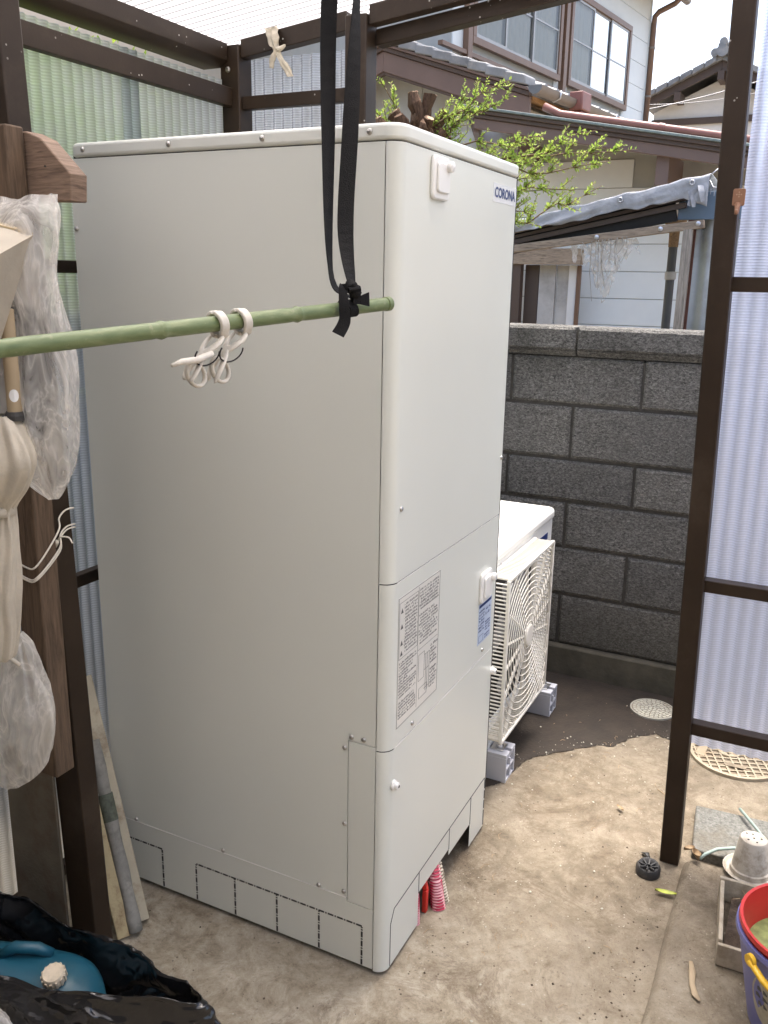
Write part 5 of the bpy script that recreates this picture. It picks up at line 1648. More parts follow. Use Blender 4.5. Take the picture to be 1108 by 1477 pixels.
# shoots and leaves
br = MB(); lv = MB()
def leafq(b, c, d, n_, ln, wd):
    s_ = d.cross(n_)
    if s_.length < 1e-5:
        return
    s_.normalize(); n_ = s_.cross(d).normalized()
    m_ = c + d * ln * 0.5 - n_ * ln * 0.04
    t_ = c + d * ln
    b.add([c, m_ + s_ * wd / 2 + n_ * wd * 0.16, t_, m_ - s_ * wd / 2 + n_ * wd * 0.16, m_], [(0, 1, 4), (1, 2, 4), (2, 3, 4), (3, 0, 4)])
def shoot(path, dens, ln, twigs=True, lvl=0):
    L_ = [(path[i + 1] - path[i]).length for i in range(len(path) - 1)]
    br.tube(path, [max(0.0010, (0.0040 if lvl == 0 else 0.0018) * (1 - 0.75 * i / (len(path) - 1))) for i in range(len(path))], 5)
    tot = sum(L_)
    nl = int(tot * dens)
    for i in range(nl):
        t_ = (i + rs.random() * 0.6) / max(nl, 1)
        if lvl == 0 and t_ < 0.12:
            continue
        k = min(int(t_ * (len(path) - 1)), len(path) - 2); f = t_ * (len(path) - 1) - k
        c = path[k].lerp(path[k + 1], f); tg = (path[k + 1] - path[k]).normalized()
        side = tg.orthogonal(); side.rotate(Matrix.Rotation(rs.uniform(0, 2 * PI), 3, tg))
        d = (tg * rs.uniform(0.3, 0.9) + side * rs.uniform(0.5, 1.0) + Vector((0, 0, 0.25))).normalized()
        nn = (Vector((rs.gauss(0, .5), rs.gauss(0, .5), 1))).normalized()
        s = ln * rs.uniform(0.55, 1.15) * (1 - 0.35 * t_)
        leafq(lv, c, d, nn, s, s * rs.uniform(0.40, 0.55))
    if twigs:
        nt_ = int(tot / 0.019)
        for i in range(nt_):
            t_ = 0.18 + 0.82 * (i + rs.random()) / max(nt_, 1)
            if t_ > 0.98: continue
            k = min(int(t_ * (len(path) - 1)), len(path) - 2)
            c = path[k]; tg = (path[k + 1] - path[k]).normalized()
            side = tg.orthogonal(); side.rotate(Matrix.Rotation(rs.uniform(0, 2 * PI), 3, tg))
            d = (tg * 1.0 + side * 0.6 + Vector((0, -0.1, 0.28))).normalized()
            l_ = rs.uniform(0.05, 0.125) * (1 - 0.55 * t_)
            shoot([c, c + d * l_ * 0.5 + Vector((0, 0, 0.002)), c + d * l_ + Vector((0, 0, 0.004))], 300, ln, False, 1)
main = [((1.35, 0.60, 1.90), (1.33, 0.30, 2.035), 0.03), ((1.34, 0.58, 1.86), (1.36, 0.275, 2.00), 0.03), ((1.36, 0.62, 1.88), (1.30, 0.70, 2.06), 0.02), ((1.33, 0.62, 1.88), (1.28, 0.74, 2.00), 0.02),
        ((1.34, 0.56, 1.84), (1.34, 0.17, 1.875), 0.05), ((1.36, 0.55, 1.82), (1.30, 0.22, 1.80), 0.05), ((1.36, 0.52, 1.80), (1.38, 0.02, 1.89), 0.05), ((1.38, 0.52, 1.78), (1.40, -0.10, 1.835), 0.06), ((1.36, 0.50, 1.76), (1.36, -0.03, 1.80), 0.05),
        ((1.38, 0.50, 1.70), (1.33, 0.06, 1.72), 0.05), ((1.34, 0.48, 1.70), (1.28, 0.16, 1.66), 0.04), ((1.36, 0.40, 1.60), (1.30, 0.20, 1.72), 0.04), ((1.40, 0.50, 1.72), (1.48, 0.20, 1.78), 0.04),
        ((1.37, 0.55, 1.88), (1.40, 0.44, 2.03), 0.02), ((1.36, 0.52, 1.86), (1.34, 0.42, 1.97), 0.02), ((1.40, 0.68, 1.86), (1.38, 0.80, 2.02), 0.02), ((1.40, 0.40, 1.58), (1.42, 0.00, 1.74), 0.05)]
for i, (a, e, amp) in enumerate(main):
    shoot(wig(a, e, 9, amp, i * 2.3 + 1), 100, 0.019)
put(br, 'shoots', 'twig', sh, smooth='all')
stuff(put(lv, 'leaves', 'leaf_fresh', sh, recalc=False))

# ------------------------------------------------------------------ greenery and pale wall beyond the back sheets
def bush(c, r, h, nleaf, seed, label, mat='leaf_hedge', ls=0.045):
    rr_ = random.Random(seed)
    t = thing('hedge_bush', label, 'bush', (c[0], c[1], 0), 'bushes beyond the back wall')
    b = MB(); b.tube(wig((c[0], c[1], 0), (c[0], c[1], h * 0.7), 6, 0.06, seed), [0.04, 0.036, 0.032, 0.028, 0.022, 0.018, 0.012], 8); put(b, 'trunk', 'twig', t, smooth='all')
    b = MB()
    lobes = [(Vector((c[0] + rr_.uniform(-r, r) * .7, c[1] + rr_.uniform(-r, r) * .5, h * rr_.uniform(.35, .95))), r * rr_.uniform(.35, .6)) for _ in range(12)]
    for i in range(nleaf):
        lc, lr = rr_.choice(lobes)
        d = Vector((rr_.gauss(0, 1), rr_.gauss(0, 1), rr_.gauss(0, 1))).normalized()
        p_ = lc + d * lr * rr_.uniform(0.55, 1.05)
        dd = (d + Vector((rr_.gauss(0, .6), rr_.gauss(0, .6), rr_.gauss(0, .6)))).normalized()
        s = ls * rr_.uniform(.6, 1.3)
        leafq(b, p_, dd, Vector((rr_.gauss(0, .4), rr_.gauss(0, .4), 1)).normalized(), s, s * .5)
    stuff(put(b, 'crown', mat, t, recalc=False))
bush((0.15, 1.75, 0), 0.55, 2.3, 3600, 3, 'light green bush showing through the sheet beside the left post')
bush((0.85, 1.80, 0), 0.55, 2.3, 3600, 4, 'light green bush showing through the sheet near the corner post')
bush((1.9, 2.6, 0), 0.6, 1.9, 2200, 5, 'low green bush past the corner post behind the sheets')
bush((0.5, 3.0, 0), 0.6, 2.6, 2200, 6, 'taller green bush at the back behind the sheets')
gw = thing('garden_wall', 'low grey garden wall close behind the back sheets', 'wall', (0.2, 1.35, 0))
b = MB(); b.box(-2.5, 1.6, 1.30, 1.42, 0, 1.30); put(b, 'wall_face', 'wall_bluegrey', gw)
b = MB(); b.box(-2.5, 1.6, 1.28, 1.44, 1.301, 1.345); put(b, 'coping', 'footing_concrete', gw, bevel=0.004)
cw = thing('cream_building', 'cream rendered building beyond the bushes behind the back wall', 'building', (0.5, 6.6, 0))
b = MB(); b.box(-4.5, 9.0, 6.5, 9.0, 0, 5.2); put(b, 'wall_face', 'cream_wall', cw)
b = MB(); b.box(-4.8, 9.3, 6.2, 9.3, 5.201, 5.35); put(b, 'roof', 'tile_grey', cw)

# ------------------------------------------------------------------ neighbour's lean-to with tarpaulin behind the block wall
ln_ = thing('lean_to', 'weathered lean-to with torn grey tarpaulin roof behind the block wall', 'lean-to', (2.3, 0.1, 0))
def py(px_y0, y1, z0, z1):
    return None
LX = 2.2
# tarp: wrinkled roll along the front edge and sheet running back
def tarp(u, v):
    y = 0.62 - 0.83 * u
    zt = 1.672 + 0.178 * u + 0.002 * math.sin(u * 23) + 0.002 * math.sin(u * 51)
    hang = 0.044 + 0.030 * u + 0.008 * noise.noise(Vector((u * 16, 0.5, 0)))
    if u > 0.90:
        hang += 0.05 * (u - 0.90) / 0.1
    t_ = v
    if t_ < 0.45:
        x = LX - 0.022 - 0.004 * math.sin(t_ / 0.45 * PI) ; z = zt - hang * (1 - t_ / 0.45)
    else:
        f = (t_ - 0.45) / 0.55
        x = LX - 0.012 + 0.95 * f; z = zt + 0.004 * math.sin(min(1, f * 6) * PI / 2) - 0.05 * f
    n_ = noise.noise_vector(Vector((x * 8, y * 13, z * 16)))
    n2_ = noise.noise_vector(Vector((x * 20, y * 34, z * 30)))
    w_ = 1 - 2 * abs(noise.noise(Vector((y * 9 + z * 26, z * 12, 1.0))))
    return (x + n_[0] * 0.002 - w_ * 0.007 + n2_[0] * 0.001, y, z + n_[2] * 0.002 + n2_[2] * 0.001)
b = MB().grid(tarp, 120, 26); put(b, 'tarpaulin', 'tarp_grey', ln_, smooth='all', solid=0.002)
def eyelet(u):
    y = 0.62 - 0.83 * u
    z = 1.650 + 0.178 * u
    b = MB(); b.tube([(LX - 0.040, y + 0.008 * math.cos(a), z + 0.008 * math.sin(a)) for a in [2 * PI * i / 14 for i in range(14)]], 0.0026, 6, closed=True); put(b, 'eyelet', 'zinc', ln_, smooth='all')
eyelet(0.62); eyelet(0.93)
# torn flaps of tarp at the right-hand end
for i in range(3):
    y = -0.185 + i * 0.018 + rs.uniform(-.006, .006)
    z = 1.800 + rs.uniform(-.01, .01) - i * 0.004
    pts = [(LX - 0.035, y, z), (LX - 0.04 + rs.uniform(-.01, .01), y + rs.uniform(-.01, .01), z - 0.025), (LX - 0.035, y + rs.uniform(-.015, .015), z - rs.uniform(.03, .07))]
    b = MB(); ribbon(b, pts, [0.022, 0.024, 0.014], [rs.uniform(-.3, .3), 0.2, 0.3], 0.001); put(b, 'torn_flap', 'tarp_grey', ln_)
b = MB().tube([(2.19, -0.205, 1.83), (2.19, -0.222, 1.80), (2.185, -0.25, 1.795)], 0.003, 6); put(b, 'wire', 'zinc', ln_, smooth='all')
b = MB().tube([(2.19, -0.20, 1.80), (2.185, -0.215, 1.845), (2.18, -0.235, 1.862)], 0.0022, 6); put(b, 'wire', 'zinc', ln_, smooth='all')
for i in range(7):
    y = -0.19 - i * 0.013
    b = MB().tube([(2.19, y, 1.80), (2.19, y, 1.775 - 0.006 * (i % 2))], [0.0028, 0.0015], 5); put(b, 'tarp_strip', 'tarp_grey', ln_)
# dark layered boards and beam under the tarp
for dz, w, mat in ((-0.052, 0.012, 'fascia_dark'), (-0.072, 0.018, 'fascia_dark'), (-0.036, 0.006, 'grey_wood')):
    b = MB().beam((LX + 0.02, 0.62, 1.664 + dz), (LX + 0.02, -0.13, 1.664 + 0.161 + dz * 1.15), 0.03, w); put(b, 'roof_batten', mat, ln_)
b = MB().beam((LX + 0.035, 0.62, 1.600), (LX + 0.035, -0.09, 1.735), 0.03, 0.10); put(b, 'roof_fill', 'dark_inside', ln_)
b = MB().beam((LX, 0.66, 1.566), (LX, -0.205, 1.672), 0.034, 0.030); put(b, 'beam', 'grey_wood', ln_, bevel=0.002)
b = MB().beam((LX - 0.002, -0.150, 1.654), (LX - 0.002, -0.142, 0.0), 0.034, 0.030, (1, 0, 0)); put(b, 'upright', 'grey_wood_v', ln_, bevel=0.002)
for y, z in ((0.19, 1.625), (-0.05, 1.654), (-0.185, 1.672)):
    b = MB(); b.lathe([(0.009, 0), (0.009, -0.003), (0.004, -0.006), (0, -0.006)], (LX - 0.017, y, z), 12, 'x'); put(b, 'bolt', 'zinc', ln_, smooth=True)
# corrugated sheets and blue fascia
b = MB(); b.grid(lambda u, v: (2.30 + 0.010 * math.sin(2 * PI * u * 9), -0.165 - 0.62 * u, 0.0 + 1.745 * v), 90, 1); put(b, 'corrugated_sheet', 'galvanised', ln_, smooth='all', recalc=False)
b = MB(); b.box(2.235, 2.26, -0.80, -0.10, 1.690, 1.790); put(b, 'fascia_board', 'blue_sheet', ln_, bevel=0.002)
b = MB(); b.box(2.27, 3.1, -0.80, -0.12, 1.792, 1.80); put(b, 'roof_sheet', 'galvanised', ln_)
for y, z in ((-0.19, 1.665), (-0.245, 1.36)):
    b = MB(); b.lathe([(0.008, 0), (0.005, -0.004), (0, -0.005)], (2.29, y, z), 10, 'x'); put(b, 'sheet_screw', 'dark_inside', ln_)
# torn film hanging from the beam
b = MB()
rt = random.Random(8)
def torn(u, v):
    y = 0.30 - 0.26 * u
    ln2 = 0.045 + 0.17 * math.exp(-((u - 0.50) / 0.20) ** 2) + 0.02 * math.sin(u * 40)
    z = 1.592 + 0.122 * (0.30 - y) - ln2 * v
    n_ = noise.noise_vector(Vector((y * 30, z * 30, 3)))
    return (LX - 0.005 + 0.02 * n_[0], y + 0.014 * n_[1] - 0.02 * v, z + 0.006 * n_[2])
g = MB().grid(torn, 40, 22)
keep = []
for f in g.f:
    c = Vector((0, 0, 0))
    for i in f: c += Vector(g.v[i])
    c /= 4
    if noise.noise(Vector((c.y * 75, c.z * 48, 7))) > -0.22:
        keep.append(f)
g.f = keep
put(g, 'torn_film', 'film_milky', ln_, smooth='all')
for i in range(14):
    y = rt.uniform(0.06, 0.27); z = 1.60 + 0.122 * (0.3 - y)
    l_ = rt.uniform(0.04, 0.2) * (1.2 if 0.12 < y < 0.22 else 0.5)
    b = MB().tube([(LX - 0.02, y, z), (LX - 0.026 + rt.uniform(-.01, .01), y + rt.uniform(-.012, .012), z - l_ * .5), (LX - 0.02, y + rt.uniform(-.025, .015), z - l_)], [0.0022, 0.0014, 0.0008], 4); put(b, 'film_strand', 'film_scrap', ln_)
# drain funnel and downpipe under the beam
dp = thing('downpipe', 'dark grey downpipe with white collar beside the lean-to post', 'downpipe', (2.5, -0.03, 0))
DY = -0.052
b = MB(); b.lathe([(0.0, 0.0), (0.018, 0.0), (0.018, 1.60), (0, 1.60)], (2.5, DY, 0), 16); put(b, 'pipe', 'pipe_slate', dp, smooth=True)
b = MB(); b.lathe([(0.019, 1.47), (0.023, 1.473), (0.023, 1.50), (0.019, 1.503)], (2.5, DY, 0), 16); put(b, 'collar', 'white_pvc', dp, smooth=True)
b = MB(); b.lathe([(0.020, 1.60), (0.021, 1.66), (0.045, 1.70), (0.050, 1.72), (0.0, 1.72)], (2.5, DY, 0), 16); put(b, 'funnel', 'stump_cut', dp, smooth=True)
b = MB(); b.box(2.52, 2.555, -0.135, -0.098, 0, 1.74)
tag(put(b, 'red_post', 'pipe_redbrown', bevel=0.003), 'thin red-brown post between the downpipe and the lean-to upright', 'post')

# ------------------------------------------------------------------ neighbour's annex: pale siding under a brown eave
an_ = thing('annex', 'single-storey annex with pale horizontal siding and deep brown eave', 'building', (5.2, 0.6, 0))
AX = 4.6
def ez(y): return 2.465 - 0.1795 * (1.436 - y)
b = MB(); b.prism([(AX + 0.012, 2.6, 0), (AX + 0.012, -1.2, 0), (AX + 0.012, -1.2, ez(-1.2) - 0.062), (AX + 0.012, 1.6, ez(1.6) - 0.062), (AX + 0.012, 2.6, ez(1.6) - 0.062)], (0.2, 0, 0)); put(b, 'wall_core', 'gable_plaster', an_)
z = 0.15
while z < 2.2:
    ymin = 1.436 - (2.465 - 0.10 - (z + 0.168)) / 0.1795
    b = MB(); b.box(AX, AX + 0.011, max(-1.2, ymin), 2.6, z, z + 0.168); put(b, 'siding_board', 'siding_pale', an_, bevel=0.002); z += 0.172
# eave, its front edge falling gently to the right
def ez(y): return 2.465 - 0.1795 * (1.436 - y)
def eave(x0, x1, ya, yb, lo, hi, name, mat):
    b = MB()
    b.add([(x0, ya, ez(ya) + lo), (x1, ya, ez(ya) + lo), (x1, ya, ez(ya) + hi), (x0, ya, ez(ya) + hi), (x0, yb, ez(yb) + lo), (x1, yb, ez(yb) + lo), (x1, yb, ez(yb) + hi), (x0, yb, ez(yb) + hi)],
          [(0, 1, 2, 3), (7, 6, 5, 4), (0, 4, 5, 1), (1, 5, 6, 2), (2, 6, 7, 3), (3, 7, 4, 0)])
    return put(b, name, mat, an_, bevel=0.003)
eave(4.00, 4.04, 1.436, -1.2, -0.115, -0.055, 'fascia', 'fascia_brown')
eave(3.985, 4.04, 1.450, -1.2, -0.054, -0.032, 'fascia', 'fascia_dark')
eave(3.965, 4.04, 1.470, -1.2, -0.031, -0.010, 'fascia', 'fascia_dark')
eave(3.945, 4.70, 1.490, -1.2, -0.009, 0.006, 'roof_slab', 'slate_green')
eave(4.041, 4.60, 1.40, -1.2, -0.060, -0.045, 'soffit', 'soffit_wood')
# left return of the eave
b = MB().beam((4.03, 1.43, 2.375), (4.62, 1.62, 2.36), 0.035, 0.09); put(b, 'fascia', 'fascia_brown', an_)
b = MB().beam((4.02, 1.455, 2.435), (4.62, 1.645, 2.42), 0.05, 0.04); put(b, 'fascia', 'fascia_dark', an_)
b = MB(); b.box(4.05, 4.55, 0.262, 0.335, 1.995, 2.175); put(b, 'beam_end', 'fascia_brown', an_, bevel=0.003)
b = MB(); b.box(4.05, 4.55, 1.16, 1.235, 2.18, 2.30); put(b, 'beam_end', 'fascia_brown', an_, bevel=0.003)
# sliding door part
b = MB(); b.box(4.35, 4.42, 1.20, 1.34, 0.0, 1.72); put(b, 'pillar', 'fascia_dark', an_, bevel=0.003)
b = MB(); b.box(4.33, 4.40, 0.80, 1.35, 1.56, 1.66); put(b, 'lintel', 'grey_wood', an_, bevel=0.003)
for i, (y0, y1, x, mat) in enumerate(((1.10, 1.195, 4.44, 'fascia_dark'), (0.985, 1.095, 4.43, 'door_pale'), (0.90, 0.982, 4.445, 'door_pale'), (0.845, 0.897, 4.43, 'white_pvc'), (0.815, 0.842, 4.42, 'frame_bronze'))):
    b = MB(); b.box(x, x + 0.02, y0, y1, 0.2, 1.558); put(b, 'door_panel', mat, an_, bevel=0.002)
pr = thing('drain_pipe', 'red-brown drain pipe lying along the annex eave', 'pipe', (3.99, 0.4, 2.4))
b = MB().tube([(4.01, 1.00, ez(1.00) + 0.060), (4.01, 0.9, ez(0.9) + 0.030), (4.01, 0.4, ez(0.4) + 0.030), (4.01, -1.2, ez(-1.2) + 0.030)], 0.0225, 12); put(b, 'pipe', 'pipe_redbrown', pr, smooth='all')
for y in (0.33, -0.5):
    b = MB().tube([(4.01, y, ez(y) + 0.030), (4.01, y - 0.03, ez(y - 0.03) + 0.030)], 0.026, 12); put(b, 'coupling', 'pipe_redbrown', pr, smooth=True)

# ------------------------------------------------------------------ neighbour's two-storey house (turned a little against the yard)
th = math.radians(-8.7)
HM = Matrix.Rotation(th, 4, 'Z')
nh = thing('neighbour_house', 'two-storey house with pale siding, bronze windows and grey tiled lower roof', 'house', tuple(HM @ Vector((10, 6, 0))))
def hput(b, name, mat, parent=None, **kw):
    return put(b.xf(HM), name, mat, parent or nh, **kw)
VF = 4.556
UE = 13.48
SL = 0.346
def zr(v): return 3.178 + SL * (v - 3.156) if v < 4.755 else 3.178 + SL * (4.755 - 3.156) - SL * (v - 4.755)
# upper storey
b = MB(); b.box(7.6, UE - 0.01, VF + 0.02, 9.5, 3.3, 5.80); hput(b, 'wall_core', 'gable_plaster')
W1 = (8.02, 10.15); W2 = (10.55, 12.55); WZ = (4.05, 5.06)
z = 3.42
while z < 5.5:
    z1 = z + 0.325
    segs = [(7.6, UE)]
    if z1 > WZ[0] + 0.02 and z < WZ[1] - 0.02:
        segs = [(7.6, W1[0] - 0.0), (W1[1], W2[0]), (W2[1], UE)]
    for a, e in segs:
        b = MB(); b.box(a, e, VF, VF + 0.019, z, z1); hput(b, 'siding_board', 'siding_white', bevel=0.003)
    z += 0.330
b = MB(); b.box(UE - 0.03, UE + 0.01, VF - 0.012, VF + 0.06, 3.3, 5.75); hput(b, 'corner_trim', 'siding_white', bevel=0.003)
b = MB(); b.box(7.3, 11.0, VF - 0.06, VF + 0.0, 3.83, 3.875); hput(b, 'wall_flashing', 'frame_bronze', bevel=0.003)
def window(u0, u1, z0, z1, sashes):
    fr = MB(); t_ = 0.075
    fr.box(u0 - t_, u1 + t_, VF - 0.055, VF + 0.005, z0 - t_, z0); fr.box(u0 - t_, u1 + t_, VF - 0.055, VF + 0.005, z1, z1 + t_)
    fr.box(u0 - t_, u0, VF - 0.055, VF + 0.005, z0, z1); fr.box(u1, u1 + t_, VF - 0.055, VF + 0.005, z0, z1)
    w_ = hput(fr, 'window', 'frame_bronze', bevel=0.004)
    n_ = len(sashes)
    c = MB()
    def cur(u, v):
        uu = u0 + (u1 - u0) * u
        return (uu, VF + 0.010 + 0.006 * math.sin(uu * 42) + 0.003 * math.sin(uu * 97), z0 + (z1 - z0) * v)
    c.grid(cur, 160, 1); put(c.xf(HM), 'curtain', 'curtain', w_, smooth='all', recalc=False)
    for i, (a, e, dv) in enumerate(sashes):
        f = MB(); y = VF - 0.040 + dv
        f.box(a, a + 0.035, y, y + 0.016, z0, z1); f.box(e - 0.035, e, y, y + 0.016, z0, z1); f.box(a + 0.035, e - 0.035, y, y + 0.016, z0, z0 + 0.04); f.box(a + 0.035, e - 0.035, y, y + 0.016, z1 - 0.03, z1)
        f.box(a + 0.035, e - 0.035, y + 0.002, y + 0.014, (z0 + z1) / 2 - 0.01, (z0 + z1) / 2 + 0.01)
        put(f.xf(HM), 'sash', 'sash_grey', w_)
        g = MB(); g.add([(a + .0352, y + .007, z0 + .0402), (e - .0352, y + .007, z0 + .0402), (e - .0352, y + .007, z1 - .0302), (a + .0352, y + .007, z1 - .0302)], [(0, 1, 2, 3)]); put(g.xf(HM), 'pane', 'window_glass', w_)
window(W1[0], W1[1], WZ[0], WZ[1], [(8.02, 8.75, 0), (8.72, 9.45, 0.018), (9.42, 10.15, 0)])
window(W2[0], W2[1], WZ[0], WZ[1], [(10.55, 11.25, 0), (11.2, 11.9, 0.018), (11.85, 12.55, 0)])
for u in (7.86, 10.33):
    b = MB(); b.box(u - 0.05, u + 0.05, VF - 0.07, VF - 0.001, 3.72, 5.2); hput(b, 'window_post', 'frame_bronze', bevel=0.004)
# upper roof edge and its gutter
b = MB(); b.prism([(7.0, 4.16, 5.72), (7.0, 7.0, 6.75), (7.0, 9.9, 5.72), (7.0, 9.9, 5.85), (7.0, 7.0, 6.90), (7.0, 4.16, 5.85)], (UE + 0.35 - 7.0, 0, 0)); hput(b, 'upper_roof', 'tile_grey')
# gable wall and bargeboards
b = MB(); b.prism([(6.95, 3.50, 0), (6.95, 6.1, 0), (6.95, 6.1, zr(6.1) - 0.10), (6.95, 4.755, zr(4.755) - 0.10), (6.95, 3.50, zr(3.50) - 0.10)], (0.15, 0, 0)); hput(b, 'gable_wall', 'gable_plaster')
b = MB(); b.box(7.11, 13.4, 3.55, 4.4, 0, 3.15); hput(b, 'lower_wall', 'gable_plaster')
for v in (3.95, 4.5):
    b = MB(); b.box(6.935, 6.949, v, v + 0.05, 2.0, zr(v) - 0.16); hput(b, 'gable_batten', 'gable_plaster')
def barge(va, vb, lo, hi, u0, u1, name, mat):
    b = MB(); b.prism([(u0, va, zr(va) + lo), (u0, vb, zr(vb) + lo), (u0, vb, zr(vb) + hi), (u0, va, zr(va) + hi)], (u1 - u0, 0, 0)); hput(b, name, mat, bevel=0.004)
for va, vb in ((3.10, 4.7545), (6.4, 4.7555)):
    barge(va, vb, -0.26, -0.075, 6.60, 6.64, 'bargeboard', 'fascia_brown')
    barge(va, vb, -0.29, -0.255, 6.615, 6.66, 'bargeboard', 'fascia_dark')
    barge(va, vb, -0.072, -0.030, 6.575, 6.64, 'bargeboard', 'fascia_dark')
    barge(va, vb, -0.028, 0.0, 6.55, 6.64, 'bargeboard', 'fascia_brown')
    barge(va, vb, -0.10, -0.06, 6.661, 13.45, 'soffit', 'soffit_wood')
    barge(va, vb, -0.058, 0.010, 6.645, 13.5, 'roof_deck', 'tile_grey')
# roof tiles: verge row, eave row, field
nT = 8
tile0 = None
for i in range(nT):
    va = 3.12 + i * (4.70 - 3.12) / nT; vb = va + (4.70 - 3.12) / nT + 0.03
    b = MB(); b.prism([(6.53, va, zr(va) + 0.012), (6.53, vb, zr(vb) - 0.010), (6.53, vb, zr(vb) + 0.075), (6.53, va + 0.02, zr(va) + 0.105), (6.53, va, zr(va) + 0.09)], (0.22, 0, 0))
    hput(b, 'verge_tile', 'tile_grey', bevel=0.012)
u = 6.80
while u < 13.3:
    b = MB()
    n_ = 10
    q = []
    for i in range(n_ + 1):
        a = PI * i / n_
        q.append((u + 0.065 - 0.065 * math.cos(a), 3.07, zr(3.07) + 0.010 + 0.075 * math.sin(a)))
    q += [(u + 0.255, 3.07, zr(3.07) + 0.012), (u + 0.255, 3.07, zr(3.07) - 0.012), (u, 3.07, zr(3.07) - 0.012)]
    b.prism(q, (0, 0.30, 0.30 * SL)); hput(b, 'eave_tile', 'tile_grey', bevel=0.004)
    u += 0.262
b = MB()
def field(u_, v_):
    uu = 6.75 + 6.65 * u_; vv = 3.36 + 1.17 * v_
    k = (uu - 6.80) / 0.262
    f = k - math.floor(k)
    h = 0.075 * math.sin(min(1, f / 0.5) * PI) if f < 0.5 else 0.004
    return (uu, vv, zr(vv) + 0.022 + h)
b.grid(field, 300, 4); hput(b, 'tile_field', 'tile_grey', smooth=True, recalc=False)
# gutter with collector and pipe
b = MB(); q = []
for i in range(9):
    a = PI + PI * i / 8
    q.append((6.50, 3.00 + 0.065 * math.cos(a), 3.155 + 0.075 * math.sin(a)))
q += [(6.50, 3.00 + 0.057, 3.155)] + [(6.50, 3.00 + 0.057 * math.cos(PI + PI * (8 - i) / 8), 3.155 + 0.067 * math.sin(PI + PI * (8 - i) / 8)) for i in range(9)][1:]
b.prism(q, (7.0, 0, 0)); hput(b, 'gutter', 'gutter_grey', smooth=True)
b = MB(); b.lathe([(0.0, -0.006), (0.068, -0.006), (0.068, 0.0), (0, 0.0)], (6.502, 3.00, 3.150), 20, 'x'); b.v = [(x, y, min(z, 3.157)) for x, y, z in b.v]; hput(b, 'gutter_end', 'pipe_slate')
for u in (6.9, 8.3, 9.7):
    b = MB().tube([(u, 3.06, 3.17), (u, 3.0, 3.075), (u, 2.935, 3.10), (u, 2.93, 3.17)], 0.009, 6); hput(b, 'gutter_bracket', 'zinc', smooth='all')
b = MB(); b.box(7.28, 7.50, 2.88, 3.02, 3.06, 3.23); b.box(7.31, 7.47, 2.90, 3.0, 2.93, 3.06); hput(b, 'collector', 'pipe_redbrown', bevel=0.012)
b = MB().tube([(7.39, 2.95, 2.95), (7.39, 2.95, 2.84), (7.30, 2.88, 2.78), (6.2, 2.4, 2.66)], 0.035, 10); hput(b, 'collector_pipe', 'pipe_redbrown', smooth='all')
# corner downpipe
b = MB().tube([(UE + 0.02, 4.13, 5.66), (UE + 0.02, 4.20, 5.60), (UE + 0.02, 4.44, 5.52), (UE + 0.02, VF - 0.055, 5.46), (UE + 0.02, VF - 0.052, 5.36), (UE + 0.02, VF - 0.052, 3.90)], 0.042, 10); hput(b, 'corner_pipe', 'frame_bronze', smooth='all')
b = MB().tube([(7.0, 4.12, 5.70), (UE + 0.35, 4.12, 5.70)], 0.06, 10); hput(b, 'upper_gutter', 'gutter_grey', smooth='all')
for z in (4.3, 5.0):
    b = MB().tube([(UE + 0.02, VF - 0.052, z), (UE + 0.02, VF - 0.052, z + 0.03)], 0.050, 10); hput(b, 'pipe_clip', 'gutter_grey', smooth=True)

# ------------------------------------------------------------------ far white house with tiled gable, aerial
fh = thing('far_house', 'distant white gabled house with grey tiled roof beside the post', 'house', (21, 1.85, 0))
FX, FY, FZ = 18.0, 1.85, 5.44
fs = 0.44
b = MB(); b.prism([(FX + 0.5, 3.15, 0), (FX + 0.5, 0.4, 0), (FX + 0.5, 0.4, FZ - (FY - 0.4) * fs - 0.05), (FX + 0.5, FY, FZ - 0.05), (FX + 0.5, 3.15, FZ - 1.30 * fs - 0.05)], (6, 0, 0)); put(b, 'wall', 'stucco_white', fh)
b = MB(); b.box(FX + 0.44, FX + 0.495, 0.4, 3.18, 4.56, 4.68); put(b, 'wall_band', 'fascia_dark', fh)
b = MB(); b.box(FX + 0.46, FX + 0.495, 0.4, 3.16, 4.06, 4.10); put(b, 'wall_band', 'fascia_dark', fh)
for s_, e in ((1, 1.45), (-1, 1.6)):
    ye = FY + s_ * e
    b = MB(); b.prism([(FX, FY, FZ), (FX, ye, FZ - e * fs), (FX, ye, FZ - e * fs + 0.16), (FX, FY, FZ + 0.16)], (0.06, 0, 0)); put(b, 'bargeboard', 'fascia_dark', fh, bevel=0.004)
    b = MB(); b.prism([(FX - 0.10, FY, FZ + 0.162), (FX - 0.10, ye + s_ * .05, FZ - e * fs + 0.142), (FX - 0.10, ye + s_ * .05, FZ - e * fs + 0.23), (FX - 0.10, FY, FZ + 0.26)], (7, 0, 0)); put(b, 'roof_slope', 'tile_grey', fh, bevel=0.01)
    for i in range(6):
        ya = FY + s_ * (0.10 + i * 0.22); yb_ = FY + s_ * (0.10 + i * 0.22 + 0.20)
        b = MB(); b.prism([(FX - 0.14, ya, FZ - abs(ya - FY) * fs + 0.17), (FX - 0.14, yb_, FZ - abs(yb_ - FY) * fs + 0.15), (FX - 0.14, yb_, FZ - abs(yb_ - FY) * fs + 0.27), (FX - 0.14, ya, FZ - abs(ya - FY) * fs + 0.27)], (0.3, 0, 0)); put(b, 'verge_tile', 'tile_grey', fh, bevel=0.012)
    b = MB(); b.box(FX - 0.05, FX + 0.5, FY + s_ * 0.78 - 0.06, FY + s_ * 0.78 + 0.06, FZ - 0.78 * fs - 0.16, FZ - 0.78 * fs - 0.005); put(b, 'purlin_end', 'fascia_dark', fh)
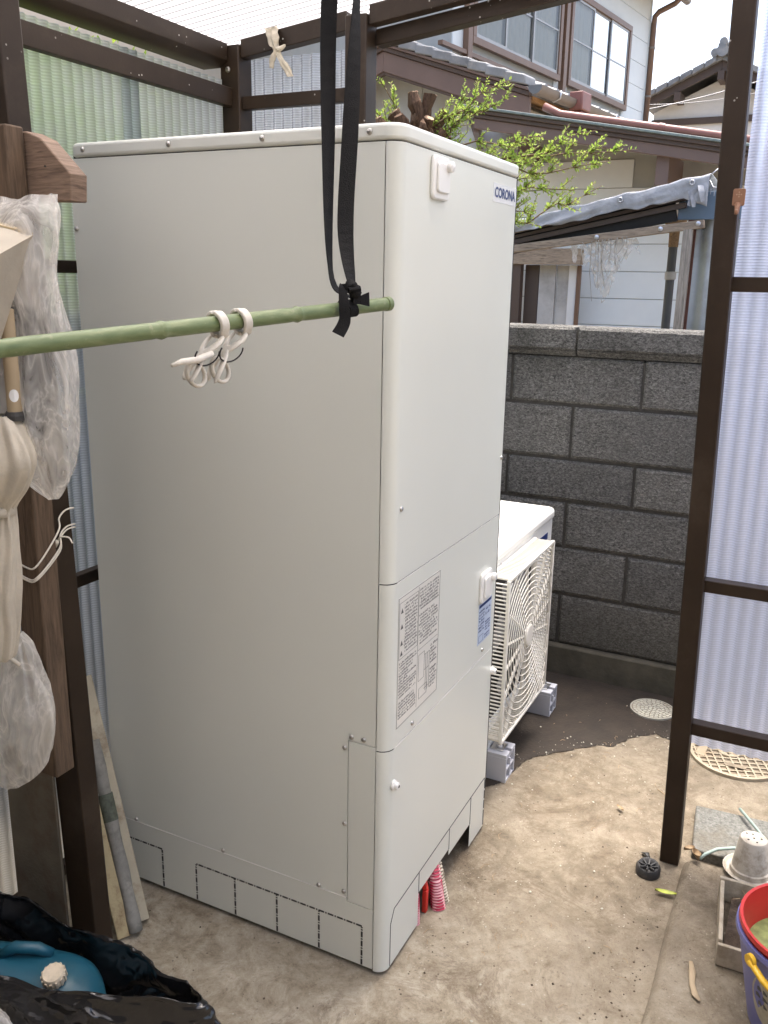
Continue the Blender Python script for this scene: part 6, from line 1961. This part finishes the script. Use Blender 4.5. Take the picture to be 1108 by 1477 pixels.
b = MB(); b.box(FX - 0.05, FX + 0.5, FY - 0.06, FY + 0.06, FZ - 0.18, FZ - 0.02); put(b, 'purlin_end', 'fascia_dark', fh)
b = MB()
for i in range(3):
    b.box(FX - 0.1, FX + 7, FY - 0.16 + i * 0.03, FY + 0.16 - i * 0.03, FZ + 0.24 + i * 0.075, FZ + 0.305 + i * 0.075)
put(b, 'ridge_tiles', 'tile_grey', fh, bevel=0.02)
b = MB().tube([(FX - 0.2, FY, FZ + 0.30), (FX - 0.02, FY, FZ + 0.30)], 0.11, 12); put(b, 'ridge_end_tile', 'tile_grey', fh, smooth=True)
for dy, dz in ((-0.14, 0.28), (0.14, 0.28), (0, 0.46)):
    b = MB().tube([(FX - 0.16, FY + dy, FZ + dz), (FX + 0.1, FY + dy, FZ + dz)], 0.075, 10); put(b, 'ridge_end_tile', 'tile_grey', fh, smooth=True)
ae = thing('roof_aerial', 'thin television aerial on the roof of the distant white house', 'aerial', (19, 1.62, 5.5))
b = MB().tube([(18.6, 1.62, 5.45), (18.6, 1.60, 6.45)], 0.014, 6); put(b, 'mast', 'antenna_metal', ae, smooth='all')
b = MB().tube([(18.3, 1.60, 6.36), (18.9, 1.60, 6.36)], 0.012, 6)
put(b, 'boom', 'antenna_metal', ae)
for i in range(6):
    x = 18.32 + i * 0.11
    b = MB().tube([(x, 1.60 - 0.13, 6.36 + 0.05), (x, 1.60 + 0.13, 6.36 - 0.05)], 0.008, 5); put(b, 'element', 'antenna_metal', ae)
for dx, dy in ((-0.3, 0.0), (0.15, 0.25), (0.15, -0.25)):
    b = MB().tube([(18.6, 1.61, 5.95), (18.6 + dx, 1.61 + dy, 5.55)], 0.005, 4); put(b, 'stay_wire', 'antenna_metal', ae)
# service cables
def cable(a, e, sag, label, r=0.012):
    a, e = Vector(a), Vector(e)
    pts = [a.lerp(e, i / 16) - Vector((0, 0, sag * math.sin(PI * i / 16))) for i in range(17)]
    b = MB().tube(pts, r, 5); return tag(put(b, 'service_cable', 'antenna_metal', smooth='all'), label, 'cable', 'overhead cables in front of the distant house')
cable((16.8, 3.4, 4.55), (17.2, 0.4, 5.20), 0.06, 'overhead cable crossing in front of the far gable', 0.010)
cable((17.5, 3.4, 4.83), (17.4, 0.4, 4.98), 0.10, 'slack overhead cable below the straight one at the far gable', 0.006)

clean()
